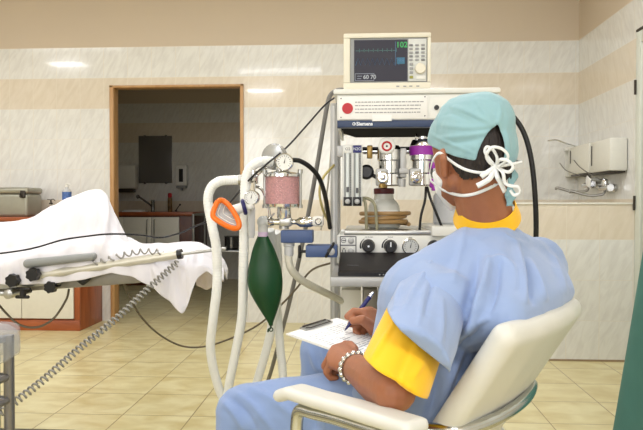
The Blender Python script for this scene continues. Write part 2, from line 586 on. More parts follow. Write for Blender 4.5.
M_redp = mat('red_paint', (182, 22, 32), 0.4, var=0.04)

def bx(lo, hi, bev=0.003):
    m = MB(); m.box2(lo, hi, bev); return m

# ------------------------------------------------------------------ low cabinet at the left of the doorway
cx1 = P(80, 331, 4.86).x; cy0 = 4.86
cab = thing('cabinet', 'low cabinet with cream doors in a red-brown wooden frame, left of the doorway', 'cabinet', ((cx1 - 1.0), 5.08, 0))
cx0 = cx1 - 2.0
m = MB()
m.box2((cx0, cy0 + .02, .0), (cx1, YB - .002, .86), .002)
m.build('body', M_red_wood_v, cab)
m = MB(); m.box2((cx0, cy0, 0), (cx1, cy0 + .02, .082), .002); m.build('plinth', M_red_wood, cab)
m = MB(); m.box2((cx1 - .045, cy0, .082), (cx1, cy0 + .02, .86), .002); m.build('stile', M_red_wood_v, cab)
dw = .42
for i in range(4):
    a = cx1 - .05 - dw * i
    o = bx((a - dw + .005, cy0 - .004, .095), (a, cy0 + .018, .85)).build('door', M_cream, cab)
    h = MB(); hx = a - .04 if i % 2 else a - dw + .045
    h.tube([(hx, cy0 - .004, .72), (hx, cy0 - .03, .72), (hx, cy0 - .03, .6), (hx, cy0 - .004, .6)], .005, smooth=False)
    h.build('handle', M_steel, o)
bx((cx0, cy0 - .015, .86), (cx1 + .004, YB - .002, .89), .004).build('countertop', M_red_wood, cab)

# things standing on it
a, b = P(-12, 187, 4.98), P(29, 217, 4.98)
box = thing('sterilizer_box', 'grey metal sterilizing box with a closed lid on the left cabinet', 'box', ((a.x + b.x) / 2, 5.05, .89))
M_zinc = mat('dull_aluminium', (158, 156, 142), 0.42, 0.55, var=0.03)
m = MB(); m.box2((a.x - .04, 4.96, .89), (b.x, 5.2, 1.075), .025, 4); m.build('body', M_zinc, box)
m = MB(); m.box2((a.x - .045, 4.955, 1.075), (b.x + .005, 5.205, 1.125), .02, 4); m.build('lid', M_zinc, box)
m = MB(); m.box2((b.x - .055, 4.948, 1.04), (b.x - .015, 4.96, 1.10), .003); m.tube([(b.x - .05, 4.95, 1.09), (b.x - .05, 4.935, 1.05), (b.x - .02, 4.935, 1.05), (b.x - .02, 4.95, 1.09)], .004)
m.build('latch', M_dark, box)

c = P(51, 213, 5.1); c.z = .89
st = thing('glass_cruet', 'small clear glass jar with a metal spout beside the grey metal box', 'jar', c)
m = MB(); m.lathe(c, (0, 0, 1), [(.028, 0), (.03, .005), (.03, .075), (.012, .09), (.012, .1)], 20); m.build('jar', M_glass, st)
m = MB(); m.lathe(c + V((0, 0, .1)), (0, 0, 1), [(.014, 0), (.014, .012), (.006, .014), (.006, .04)], 14); m.tube([c + V((0, 0, .136)), c + V((.02, 0, .142)), c + V((.036, 0, .128))], .003); m.tube([c + V((0, 0, .136)), c + V((-.03, 0, .14))], .003, smooth=False); m.build('spout', M_dark, st)

c = P(67, 213, 5.06); c.z = .89
bt = thing('bottle', 'clear pump bottle with a blue label on the left cabinet', 'bottle', c)
M_milk = mat('frosted_plastic', (226, 228, 230), 0.25, trans=0.35, var=0.02)
m = MB(); m.lathe(c, (0, 0, 1), [(.033, 0), (.036, .006), (.036, .205), (.028, .22), (.012, .228), (.012, .24)], 22); m.build('body', M_milk, bt)
m = MB(); m.lathe(c + V((0, 0, .125)), (0, 0, 1), [(.0366, 0), (.0366, .075)], 22, cap=False); m.build('blue_label', mat('blue_label', (78, 112, 176), .5, var=.3, scale=50), bt)
m = MB(); m.lathe(c + V((0, 0, .24)), (0, 0, 1), [(.014, 0), (.014, .012), (.004, .013), (.004, .02), (.01, .022), (.01, .03)], 14); m.tube([c + V((0, 0, .266)), c + V((.035, -.01, .262))], .004, smooth=False); m.build('pump', M_white, bt)

c = P(90, 213, 5.1); c.z = .89
bt = thing('bottle', 'white spray bottle half hidden behind the tall peak of the drape', 'bottle', c)
m = MB(); m.lathe(c, (0, 0, 1), [(.03, 0), (.032, .006), (.032, .1), (.012, .135), (.012, .15)], 22); m.build('body', M_milk, bt)
m = MB(); m.box2(c + V((-.028, -.01, .15)), c + V((.016, .01, .172)), .004); m.tube([c + V((-.012, 0, .155)), c + V((-.02, 0, .135)), c + V((-.022, 0, .118))], .004); m.build('spray_head', M_white, bt)

# ------------------------------------------------------------------ side room
sy = 7.55
sx0, sx1 = P(108, 216, sy).x - .5, P(193, 214, sy).x
sk = thing('sink_cabinet', 'sink cabinet with a red-brown worktop and white doors in the side room', 'cabinet', ((sx0 + sx1) / 2, 7.9, 0))
M_dwood = wood_mat('dark_wood', (84, 44, 26), (104, 56, 34), 0.4, (6, 6, 1))
bx((sx0, sy + .03, .1), (sx1 - .01, YF - .002, .85)).build('body', M_dwood, sk)
bx((sx0, sy + .06, 0), (sx1 - .02, YF - .002, .1)).build('plinth', M_dwood, sk)
ex = P(180, 214, sy).x
dd = (ex - sx0 - .02) / 4
for i in range(4):
    o = bx((sx0 + .01 + dd * i, sy + .01, .12), (sx0 + .01 + dd * (i + 1) - .006, sy + .029, .83)).build('door', M_cream, sk)
    hx = sx0 + .01 + dd * i + (dd - .05 if i % 2 == 0 else .04)
    h = MB(); h.tube([(hx, sy + .01, .8), (hx, sy - .02, .8), (hx, sy - .02, .52), (hx, sy + .01, .52)], .006, smooth=False); h.build('handle', M_steel, o)
bx((sx0, sy, .85), (sx1, YF - .002, .89), .004).build('worktop', M_red_wood, sk)

c = P(153, 209, 7.95); c.z = .89
fc = thing('mixer_tap', 'dark chrome mixer tap with a long spout on the sink cabinet', 'tap', c)
M_dchrome = mat('dim_chrome', (120, 120, 120), 0.2, 0.9)
m = MB(); m.lathe(c, (0, 0, 1), [(.026, 0), (.024, .01), (.022, .11), (.024, .12), (.02, .15)], 18); m.build('body', M_dchrome, fc)
m = MB(); m.tube([c + V((0, 0, .06)), c + V((-.06, -.02, .11)), c + V((-.16, -.06, .19)), c + V((-.18, -.07, .17))], .012, smooth=False); m.ball(c + V((-.17, -.064, .19)), .024); m.build('spout', M_dchrome, fc)
c2 = P(176, 209, 7.95); c2.z = .89
m = MB(); m.cyl(c2, c2 + V((0, 0, .02)), .015); m.tube([c2 + V((0, 0, .02)), c2 + V((.05, -.01, .085))], .006, smooth=False); m.ball(c2 + V((.055, -.01, .09)), .013)
tag(m.build('drain_lever', M_dark), 'short dark lever on the worktop beside the red spray can', 'lever')
c = P(170, 210, 7.85); c.z = .89
can = thing('spray_can', 'spray can with a red cap on the sink worktop', 'can', c)
m = MB(); m.lathe(c, (0, 0, 1), [(.026, 0), (.028, .004), (.028, .165), (.02, .18)], 18); m.build('body', mat('can_print', (120, 92, 52), .35, var=.7, scale=22), can)
m = MB(); m.lathe(c + V((0, 0, .18)), (0, 0, 1), [(.024, 0), (.024, .04), (.018, .055)], 18); m.build('cap', M_redp, can)
c = P(135, 211, 7.8)
m = MB(); m.box2((c.x - .13, 7.7, .89), (c.x + .13, 7.9, .905), .004); m.box2((c.x - .11, 7.71, .905), (c.x + .1, 7.88, .915), .003)
tag(m.build('folded_towel', M_paper), 'flat folded white towel beside the long-spouted tap', 'towel')

a, b = P(138.5, 136, YF - .02), P(172, 183, YF - .02)
mi = thing('mirror', 'square frameless mirror on the wall above the sink', 'mirror', ((a.x + b.x) / 2, YF - .01, b.z))
bx((a.x, YF - .02, b.z), (b.x, YF - .004, a.z), .002).build('pane', mat('mirror_glass', (128, 126, 124), .12, .45, var=.01), mi)
for x in (a.x + .08, b.x - .08):
    for z in (a.z, b.z):
        m = MB(); m.box((x, YF - .014, z), (.03, .02, .02), None, .003); m.build('clip', M_dchrome, mi)
a, b = P(108, 165, YF - .14), P(135, 190, YF - .14)
td = thing('towel_dispenser', 'white paper towel dispenser at the door edge in the side room', 'dispenser', ((a.x + b.x) / 2, YF - .07, b.z))
bx((a.x, YF - .14, b.z + .02), (b.x, YF - .002, a.z), .015).build('housing', M_white, td)
bx((a.x + .01, YF - .12, b.z - .03), (b.x - .04, YF - .002, b.z + .02), .006).build('outlet', M_dark, td)
a, b = P(175.5, 165, YF - .1), P(186.5, 188, YF - .1)
sd = thing('soap_dispenser', 'slim wall soap dispenser right of the mirror in the side room', 'dispenser', ((a.x + b.x) / 2, YF - .05, b.z))
bx((a.x, YF - .10, b.z + .03), (b.x, YF - .002, a.z), .015).build('housing', M_white, sd)
bx((a.x + .045, YF - .104, b.z + .08), (b.x - .045, YF - .099, a.z - .05), .002).build('window', M_black, sd)
m = MB(); m.box2((a.x + .01, YF - .12, b.z), (b.x - .01, YF - .03, b.z + .028), .006); m.cyl(((a.x + b.x) / 2, YF - .07, b.z - .03), ((a.x + b.x) / 2, YF - .07, b.z), .018); m.build('push_lever', M_grey, sd)

# steel trolley beside the sink cabinet
ty0, ty1 = 7.45, 8.0
tx0, tx1 = sx1 + .03, sx1 + .75
tr = thing('steel_trolley', 'steel frame trolley with a low shelf right of the sink cabinet', 'trolley', ((tx0 + tx1) / 2, 7.7, 0))
for x in (tx0, tx1):
    for y in (ty0, ty1):
        m = MB(); m.cyl((x, y, .06), (x, y, .87), .016); l = m.build('leg', M_steel, tr)
        m = MB(); m.cyl((x - .012, y, .03), (x + .012, y, .03), .03); m.build('caster', M_black, l)
bx((tx0, ty0, .85), (tx1, ty1, .875), .006).build('tray', M_steel, tr)
bx((tx0, ty0, .42), (tx1, ty1, .44), .006).build('shelf', M_steel, tr)
c = V(((tx0 + tx1) / 2 + .05, 7.7, .44))
m = MB(); m.lathe(c, (0, 0, 1), [(.07, 0), (.09, .02), (.09, .15), (.1, .16)], 22)
tag(m.build('bowl', M_dchrome), 'round metal bowl on the low trolley shelf in the side room', 'bowl')

# ------------------------------------------------------------------ scrub corner on the right wall
def yat(px):
    lo, hi = 1.0, 6.0
    for _ in range(40):
        mid = (lo + hi) / 2
        if P(px, 200, mid).x > XR: hi = mid
        else: lo = mid
    return lo
M_disp = mat('dispenser_plastic', (220, 218, 207), .4, var=.02)
def dispenser(px0, px1, ptop, pbot, slot, label):
    y0, y1 = yat(px1), yat(px0)
    dp = .12
    ym = (y0 + y1) / 2
    zt, zb = P(px1 - 4, ptop, ym).z, P(px1 - 4, pbot, ym).z
    t = thing('wall_dispenser', label, 'dispenser', (XR - dp / 2, ym, zb), 'wall dispensers over the scrub taps')
    bx((XR - dp, y0, zb), (XR - .002, y1, zt), .014).build('housing', M_disp, t)
    bx((XR - dp - .003, y1 - .05, zb + slot[0]), (XR - dp + .004, y1 - .035, zb + slot[1]), .001).build('slot', M_dark, t)
    bx((XR - dp + .01, y0 + .02, zb - .012), (XR - .01, y1 - .02, zb + .002), .004).build('outlet_rail', M_dark, t)
    return t, y0, y1, zb, zt
d1 = dispenser(584, 605.5, 145, 174, (.09, .19), 'beige wall dispenser farther from the white door, over the scrub taps')
d2 = dispenser(606.5, 628, 140, 172, (.05, .19), 'beige wall dispenser nearest the white door, above the right tap')

y = yat(579.5)
sb = thing('soap_holder', 'narrow wall soap holder with a blue bottle, beside the farther beige dispenser', 'soap holder', (XR - .06, y, 1.2))
zb, zt = P(577, 177, y).z, P(577, 147, y).z
M_blueb = mat('grey_blue_plastic', (112, 128, 140), .4, var=.04)
m = MB(); m.box2((XR - .10, y - .045, zb), (XR - .002, y - .03, zt), .004); m.box2((XR - .10, y + .03, zb), (XR - .002, y + .045, zt), .004); m.box2((XR - .1, y - .045, zb), (XR - .002, y + .045, zb + .012), .003)
m.build('bracket', M_disp, sb)
m = MB(); m.lathe((XR - .05, y, zb + .012), (0, 0, 1), [(.026, 0), (.028, .004), (.028, .15), (.014, .165), (.014, .18)], 18); m.build('bottle', M_blueb, sb)
m = MB(); m.box2((XR - .12, y - .02, zt - .03), (XR - .03, y + .02, zt - .01), .004); m.build('pump_head', M_white, sb)
m = MB(); m.tube([(XR - .02, y, zt), (XR - .12, y - .02, zt + .03), (XR - .19, y - .02, zt + .055), (XR - .26, y - .02, zt + .05)], .005); m.build('elbow_lever', M_chrome, sb)

M_tap = mat('dull_chrome', (150, 148, 142), .34, .85)  # greyer, rougher chrome, toned down so the spouts don't reflect white
def scrub_tap(px, py, label, lift):
    y = yat(px); c = P(px, py, y); z = c.z
    t = thing('scrub_tap', label, 'tap', (XR - .05, y, z - .05), 'scrub taps on the right wall')
    for dy in (-.055, .055):
        m = MB(); m.cyl((XR + .001, y + dy, z), (XR - .02, y + dy, z), .026); m.build('wall_flange', M_chrome, t)
    m = MB()
    m.cyl((XR - .02, y - .055, z), (XR - .055, y - .055, z), .014); m.cyl((XR - .02, y + .055, z), (XR - .055, y + .055, z), .014)
    m.cyl((XR - .055, y - .085, z), (XR - .055, y + .085, z), .02); m.lathe((XR - .055, y - .1, z), (0, 1, 0), [(.024, 0), (.026, .008), (.026, .02), (.018, .024)], 16)
    m.lathe((XR - .055, y, z + .015), (0, 0, 1), [(.022, 0), (.024, .02), (.02, .045), (.01, .05)], 16)
    m.build('body', M_chrome, t)
    m = MB(); m.tube([(XR - .055, y, z - .018), (XR - .075, y, z - .045), (XR - .16, y + .03, z - .05), (XR - .26, y + .06, z - .02), (XR - .28, y + .062, z - .03)], .0095); m.build('spout', M_tap, t)
    m = MB(); m.tube([(XR - .055, y, z + .055), (XR - .1, y + .02, z + .07), (XR - .2, y + .05, z + .11 + lift), (XR - .25, y + .06, z + .17 + lift)], .0055, flat=.7); m.build('elbow_lever', M_tap, t)
scrub_tap(596, 185, 'chrome scrub tap farther from the white door', 0)
scrub_tap(613, 188, 'chrome scrub tap nearest the white door', .03)
y = yat(604); c = P(601, 182, y)
m = MB(); m.box((XR - .11, y, c.z), (.004, .09, .07), Matrix.Rotation(.35, 3, 'X'), .001); m.tube([(XR + .002, y, c.z + .02), (XR - .108, y, c.z + .02)], .004, smooth=False)
tag(m.build('paper_note', M_paper), 'small white card hanging between the two scrub taps', 'card')
# ------------------------------------------------------------------ operating table
Y0, Y1 = 2.2, 2.72
E1 = P(137, 284, Y0); E0 = P(0, 294, Y0)
slope = (E1.z - E0.z) / (E1.x - E0.x)
TX1 = E1.x; TX0 = TX1 - 1.55
def tz(x): return E1.z + (x - E1.x) * slope
ot = thing('operating_table', 'grey steel operating table with side rail and black clamp knobs', 'operating table', (-1.5, 2.45, 0))
M_tsteel = mat('table_steel', (148, 144, 136), .38, .6, var=.05)
rot = Matrix.Rotation(-math.atan(slope), 3, 'Y')
def tbox(x0, x1, y0, y1, dz0, dz1, bev=.004):
    m = MB(); xm = (x0 + x1) / 2
    m.box((xm, (y0 + y1) / 2, tz(xm) + (dz0 + dz1) / 2), ((x1 - x0) * math.sqrt(1 + slope ** 2), y1 - y0, dz1 - dz0), rot, bev)
    return m
tbox(TX0, TX1, Y0 + .03, Y1 - .03, .0, .065).build('table_frame', M_tsteel, ot)
tbox(TX0, TX1 + .02, Y0 + .06, Y1 - .05, .065, .098, .015).build('mattress', mat('black_vinyl', (50, 50, 52), .5), ot)
tbox(TX0, P(60, 288, Y0).x, Y0 - .005, Y0 + .012, .018, .05, .003).build('side_rail', M_steel, ot)
m = MB(); m.box2((TX0 + .05, 2.12, 0), (P(78, 427, 2.5).x, 2.52, .085), .02, 3); m.build('base', mat('base_grey', (106, 104, 98), .45, .2), ot)
m = MB(); m.box2((-1.75, 2.25, .085), (-1.45, 2.5, .4), .01); m.box2((-1.72, 2.27, .4), (-1.48, 2.48, tz(-1.6) - .01), .01); m.build('column', M_steel, ot)
# long tube of the leg support, and its thin rod
q0, q1, q2 = P(36, 276, Y0 - .02), P(181, 254, Y0 - .02), P(226, 248.5, Y0 + .02)
m = MB(); m.cyl(q0, q1, .0155, seg=24); tb = m.build('support_tube', mat('satin_tube', (206, 202, 188), .3, .3), ot)
m = MB(); dq = (q1 - q0).normalized(); m.cyl(q1 - dq * .012, q1 + dq * .004, .0172, seg=24); m.build('end_cap', M_black, tb)
m = MB(); m.cyl(q1, q2, .006); m.build('rod', M_steel, tb)
a, b = P(28, 267, Y0 - .035), P(92, 259, Y0 - .035)
m = MB(); m.hull([(a + V((0, 0, .012)), .016), (a + V((0, .03, .012)), .016), (b + V((0, 0, .008)), .013), (b + V((0, .03, .008)), .013)]); m.build('arm_pad', mat('grey_pad', (142, 144, 142), .45, var=.03), ot)
def knob(px, py, Y, r=.019):
    c = P(px, py, Y); m = MB()
    n = 7; prof = []
    pts = []
    for k in range(n * 4):
        aa = 2 * PI * k / (n * 4); rr = r * (1 + .1 * math.cos(n * aa))
        pts.append(c + V((rr * math.cos(aa), -.012, rr * math.sin(aa))))
    m.prism(pts, (0, .024, 0)); m.cyl(c + V((0, .012, 0)), c + V((0, .07, 0)), .008)
    return m.build('clamp_knob', M_black, ot)
knob(13, 280.5, Y0 - .04, .022); knob(33.5, 274.5, Y0 - .05, .022); knob(51, 287, Y0 - .03, .02)
k4 = P(83, 281, Y0 - .0); m = MB(); m.hull([(k4 + V((-.02, 0, .008)), .008), (k4 + V((.02, 0, .008)), .008), (k4 + V((0, 0, -.006)), .01), (k4 + V((0, .06, .006)), .008)]); m.build('clamp_lever', M_black, ot)
c = P(23, 293, Y0 - .03)
m = MB(); m.hull([(c + V((-.02, 0, .014)), .007), (c + V((.022, 0, .014)), .007)]); m.hull([(c + V((-.022, 0, -.014)), .006), (c + V((.018, 0, -.014)), .006)]); m.cyl(c + V((0, 0, -.014)), c + V((0, 0, .014)), .011); m.cyl(c, c + V((0, .05, .0)), .007); m.build('t_handle', M_black, ot)
c = P(9, 294, Y0 - .02)
m = MB(); m.lathe(c, (0, 1, 0), [(.014, -.01), (.017, -.008), (.017, .05)], 18); m.box2(c + V((-.08, .0, -.008)), c + V((-.01, .03, .008)), .003); m.build('rail_clamp', M_steel, ot)

# ------------------------------------------------------------------ white drape over the patient's legs
def interp(tab, x):
    if x <= tab[0][0]: return tab[0][1]
    for (xa, ya), (xb, yb) in zip(tab, tab[1:]):
        if x <= xb:
            t = (x - xa) / (xb - xa); return ya + (yb - ya) * t
    return tab[-1][1]
YC = 2.46
sil = [(-60, 228), (0, 223), (20, 221), (36, 217), (46, 210), (60, 204), (76, 197), (90, 193), (102, 192), (107, 197), (113, 210), (121, 226), (129, 241), (137, 245), (150, 245), (180, 244), (198, 246), (212, 253), (222, 263), (226, 274)]
hem = [(-60, 290), (0, 282), (10, 284), (30, 284), (60, 283), (90, 279), (118, 272), (140, 277), (158, 287), (174, 301), (187, 314), (194, 298), (201, 278), (210, 270), (226, 280)]
fr = [(-60, 262), (0, 257), (40, 250), (80, 243), (100, 241), (120, 247), (140, 256), (180, 261), (205, 262), (226, 277)]
xs = [-60 + 286 * i / 150 for i in range(151)]
rows = []
for i, px in enumerate(xs):
    top = P(px, interp(sil, px), YC); front = P(px, interp(fr, px), Y0 + .02); he = P(px, interp(hem, px), Y0 - .0)
    X = top.x; row = []
    hb = top.z - .30
    prof = [(Y1 + .04, tz(X) - .02), (Y1 + .035, min(tz(X) + .10, top.z - .035)), (Y1 - .05, max(min(tz(X) + .135, top.z - .012), top.z - .14)), (YC + .13, top.z - .05), (YC, top.z), (YC - .12, top.z - (top.z - front.z) * .38), (Y0 + .07, front.z + .012), (Y0 + .01, front.z - .012), (Y0 - .012, (front.z * .6 + he.z * .4)), (Y0 - .012, he.z)]
    pts = catmull([V((X, y_, z_)) for y_, z_ in prof], 5)
    for j, q in enumerate(pts):
        t = j / (len(pts) - 1)
        kx = (P(px, 240, q.y).x - X) * .85
        f = noise.noise(V((q.x * 5 + 2 * q.y, q.y * 9, 3.1))) * .018 + (1 - abs(noise.noise(V((q.x * 8 - q.y * 7, q.y * 6 + q.x * 3, 9.7))) * 2)) * .008 + noise.noise(V((q.x * 20 + q.y * 9, q.y * 14, 1.7))) * .004
        fall = max(0, t - .72) / .28
        fold = math.sin(X * 34 + 1.5 * math.sin(X * 9)) * .016 * fall
        edge = min(1, min(t, 1 - t) * 10)
        row.append(V((q.x + kx, q.y - abs(fold) - fall * .006, q.z + f * edge)))
    rows.append(row)
# a crease where the cloth is pulled tight over the tall peak
M_drape = mat('white_linen', (222, 219, 223), .85, var=.012, scale=8, bump=.15, bscale=60, sheen=.2)
m = MB(); m.grid(rows)
me = m.mesh('surgical_drape')
creases(me, [([(105, 196), (106, 225), (102, 256)], .022, 3.5), ([(112, 212), (114, 240), (110, 262)], -.016, 4), ([(86, 196), (80, 225), (70, 254)], .012, 4), ([(74, 200), (66, 228), (56, 254)], -.012, 5), ([(52, 208), (44, 232), (30, 254)], .012, 4),
             ([(96, 200), (94, 228), (88, 258)], -.010, 5), ([(24, 222), (16, 240), (2, 256)], .010, 4), ([(0, 246), (30, 240), (60, 232)], .008, 4), ([(140, 247), (165, 254), (190, 270)], .010, 4), ([(196, 247), (192, 266), (190, 296)], .012, 4), ([(176, 262), (178, 282), (184, 304)], -.012, 5), ([(150, 258), (158, 274), (168, 290)], .012, 4)])
dr = link_mesh(me, 'surgical_drape', M_drape, solid=.003, sub=1, angle=180)
tag(dr, 'white cloth drape spread over the operating table, rising to a tall peak', 'drape')
# second layer hanging lower behind, in a slightly pinkish white
rows = []
for i in range(40):
    px = 196 + 27 * i / 39
    t = i / 39
    zt = P(px, 262 + 6 * t, 2.55).z; zb = P(px, 286 + 4 * math.sin(t * 5), 2.55).z
    x = P(px, 270, 2.55).x
    rows.append([V((x, 2.50 + .02 * math.sin(t * 9) + .06 * k / 8, zt + (zb - zt) * k / 8)) for k in range(9)])
m = MB(); m.grid(rows)
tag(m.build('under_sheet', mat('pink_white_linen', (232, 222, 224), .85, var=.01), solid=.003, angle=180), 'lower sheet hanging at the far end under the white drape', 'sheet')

# ------------------------------------------------------------------ cables around the table
def coil(path, R, r, turns, n=None, seg=6):
    p = catmull(path, 12); L = [0]
    for a, b in zip(p, p[1:]): L.append(L[-1] + (b - a).length)
    n = n or turns * 12; out = []; k = 0
    for i in range(n + 1):
        s_ = L[-1] * i / n
        while k < len(L) - 2 and L[k + 1] < s_: k += 1
        t = (s_ - L[k]) / max(1e-9, L[k + 1] - L[k]); c = p[k].lerp(p[k + 1], t)
        d = (p[k + 1] - p[k]); x, y, _ = frame_from(d)
        aa = 2 * PI * turns * i / n
        out.append(c + x * R * math.cos(aa) + y * R * math.sin(aa))
    m = MB(); m.tube(out, r, seg=seg, smooth=False); return m
M_coil = mat('grey_cable', (150, 148, 142), .5, var=.03)
pth = [P(178, 262, 2.15), P(150, 287, 2.1), P(117, 318, 2.03), P(81, 347, 1.96), P(44.5, 379, 1.86), P(15, 402, 1.78), P(-20, 428, 1.7)]
tag(coil(pth, .010, .0032, 50).build('spiral_cable', M_coil), 'long grey spiral cable slung from the table down to the cart', 'cable')
pth = [P(92, 264, 2.17), P(116, 257, 2.17), P(140, 251.5, 2.17), P(163, 252, 2.17)]
tag(coil(pth, .009, .0028, 9).build('spiral_cable', M_coil), 'short grey spiral cable lying along the steel tube', 'cable')
M_cable_t = mat('taupe_cable', (104, 94, 78), .5)
m = MB(); m.tube([P(69, 289, 2.35), P(66, 300, 2.35), P(54, 318, 2.32), P(38, 327, 2.3), P(20, 325, 2.3), P(6, 313, 2.3), P(-8, 296, 2.35)], .0042, n=10)
tag(m.build('hanging_cable', M_cable_t), 'thin cable hanging in a loop under the table in front of the cabinet', 'cable')
m = MB(); m.tube([P(124, 284, 2.4), P(130, 298, 2.45), P(142, 318, 2.55), P(160, 335, 2.7), P(182, 346, 2.85), P(205, 346.5, 2.9), P(232, 338, 2.85), P(258, 325, 2.75), P(280, 306, 2.65), P(296, 289, 2.6), P(312, 270, 2.55), P(334, 262, 2.5)], .0042, n=10)
tag(m.build('sagging_cable', M_cable_t), 'thin cable sagging from the table across to the white machine', 'cable')
M_bcab = mat('black_cable', (22, 21, 24), .45)
bc = [P(337, 96, 2.30), P(325, 105, 2.26), P(308, 124, 2.22), P(288, 146, 2.12), P(268, 163, 1.99), P(252, 177, 2.0), P(238, 193, 2.1), P(222, 212, 2.2), P(208, 221, 2.22), P(193, 227, 2.25), P(180, 233, 2.28), P(160, 237.5, 2.28), P(140, 235, 2.2), P(110, 234, 2.13), P(85, 236.5, 2.15), P(62, 240, 2.15), P(38, 247, 2.14), P(15, 251.5, 2.14), P(-30, 257, 2.15)]
m = MB(); m.tube(bc, .0032, n=8)
tag(m.build('monitor_cable', M_bcab), 'thin black cable running from the machine top to the white drape', 'cable')

# ------------------------------------------------------------------ instrument cart at the lower left, under a clear plastic cover
tube = mat('cart_tube', (132, 130, 130), .32, .75)
px = P(9, 370, 1.5)
xr, yb, ztop = px.x, 1.5, P(9, 335, 1.5).z
yf, xl = 1.12, px.x - .6
ct = thing('instrument_cart', 'grey tubular steel cart at the lower left edge under a plastic cover', 'cart', ((xl + xr) / 2, (yf + yb) / 2, 0))
for x, y in ((xr, yb), (xr, yf), (xl, yb), (xl, yf)):
    m = MB(); m.cyl((x, y, .08), (x, y, ztop), .0125, seg=18); l = m.build('post', tube, ct)
    m = MB(); m.cyl((x - .012, y, .035), (x + .012, y, .035), .035); m.cyl((x, y, .03), (x, y, .085), .008); m.build('caster', M_black, l)
m = MB()
def rail(z): m.tube([(xr, yb, z), (xr, yf, z), (xl, yf, z), (xl, yb, z), (xr, yb, z)], .008, smooth=False)
rail(P(8, 376, yb).z); rail(P(8, 399, yb).z); m.build('side_bar', tube, ct)
m = MB(); m.box2((xl, yf, ztop - .015), (xr, yb, ztop), .004); m.build('top_shelf', tube, ct)
m = MB(); m.box2((xl, yf, .3), (xr, yb, .315), .004); m.build('lower_shelf', tube, ct)
M_film = mat('clear_film', (196, 200, 204), .2, alpha=.26, var=.02)
rows = []
for i in range(26):
    y_ = yf - .02 + (yb - yf + .045) * i / 25; row = []
    for (x_, z_) in ((xl - .01, ztop - .07), (xl - .01, ztop + .02), (xl + .2, ztop + .03), (xr - .2, ztop + .028), (xr - .03, ztop + .03), (xr + .012, ztop + .012), (xr + .017, ztop - .03), (xr + .018, ztop - .055)):
        row.append(V((x_ + .004 * noise.noise(V((y_ * 30, z_ * 20, 1))), y_, z_ + .007 * noise.noise(V((y_ * 14, x_ * 15, 4))))))
    rows.append(row)
m = MB(); m.grid(rows)
rowe = [[V((x_, yb + .028, ztop + .028 - .085 * k / 4 + .006 * noise.noise(V((x_ * 20, k, 2))))) for k in range(5)] for x_ in [xl - .01 + (xr - xl + .026) * i / 12 for i in range(13)]]
m.grid(rowe)
tag(m.build('plastic_cover', M_film, solid=.001, sub=1, angle=180), 'crumpled clear plastic sheet draped over the grey cart top', 'plastic sheet')
# ------------------------------------------------------------------ anaesthesia machine
YM = 2.15
mx0, mx1 = P(337, 200, YM).x, P(499, 200, YM).x
def Z(py, Y=YM, px=420): return P(px, py, Y).z
def X(px, Y=YM, py=200): return P(px, py, Y).x
am = thing('anaesthesia_machine', 'white anaesthesia machine with a hooded top shelf, dials and grey metal posts', 'medical machine', ((mx0 + mx1) / 2, 2.35, 0))
M_mwhite = mat('machine_white', (226, 226, 220), .35, var=.015)
M_mgrey = mat('machine_grey', (176, 176, 174), .4, .3, var=.03)
M_navy = mat('navy_strip', (44, 60, 92), .4, var=.05)
M_under = mat('hood_black', (14, 14, 18), .85, spec=.1)
M_ink = mat('print_ink', (92, 92, 96), .6)
M_wink = mat('white_print', (226, 230, 236), .5)
zt, zb, zs = Z(94), Z(120), Z(127)
YB2 = 2.62
# hood: white shell, black recessed underside
bx((mx0, YM, zb), (mx1, YB2, zt), .004).build('hood', M_mwhite, am)
bx((mx0 + .001, YM - .002, zs), (mx1 - .001, YM + .03, zb), .002).build('navy_strip', M_navy, am)
m = MB()
m.add([(mx0, YM + .03, zs + .002), (mx1, YM + .03, zs + .002), (mx1 - .06, YB2 - .1, zs + .004), (mx0 + .06, YB2 - .1, zs + .004), (mx0, YM + .03, zb), (mx1, YM + .03, zb), (mx1, YB2 - .1, zb), (mx0, YB2 - .1, zb)],
      [(3, 2, 1, 0), (4, 5, 6, 7), (0, 1, 5, 4), (1, 2, 6, 5), (2, 3, 7, 6), (3, 0, 4, 7)])
m.build('underside', M_under, am, smooth=False)
m = MB(); m.box2((mx0 + .002, YM + .032, zs - .004), (mx0 + .012, YB2 - .05, zb), .002); m.build('side_lip', M_mwhite, am)
bx((mx0 - .012, YM - .01, zt), (mx1 + .002, YB2 + .02, Z(88.5)), .006).build('top_tray', M_mwhite, am)
# sign panel with the red dot and lines of fine print
sx0, sx1 = X(339), X(427)
sp_ = bx((sx0, YM - .004, Z(119)), (sx1, YM + .001, Z(96)), .001).build('sign_panel', mat('sign_white', (234, 233, 229), .4, var=.01), am)
m = MB(); m.cyl((X(347.5), YM - .0065, Z(108)), (X(347.5), YM - .004, Z(108)), .0182, seg=40); m.build('red_dot', M_redp, sp_)
rnd = random.Random(3)
lines = ['DURING THE OPERATION OF THIS MACHINE CHECK THE GAS SUPPLY', 'before use see the instructions and verify that all hoses are', 'connected and free of leaks and alarm limits are correctly set', 'by the user only trained personnel may operate this apparatus']
m = MB()
for i in range(4):
    x = X(355); z = Z(101.8 + 3.5 * i)
    while x < X(420 - 2 * (i == 3)):
        w_ = rnd.uniform(.004, .014)
        m.box2((x, YM - .0048, z - .0016), (x + w_, YM - .0039, z + .0016)); x += w_ + .0024
m.build('fine_print', mat('fine_print_ink', (150, 150, 152), .6), sp_)
m = MB()
for px, py in ((341, 98), (341, 117), (424.5, 97), (424.5, 116)): m.cyl((X(px), YM - .0055, Z(py)), (X(px), YM - .003, Z(py)), .0022, seg=10); 
m.build('screw', M_ink, sp_)
bx((X(372), YM - .0062, Z(121)), (X(391.5), YM - .0045, Z(114.6)), 0).build('paper_sticker', M_paper, sp_)
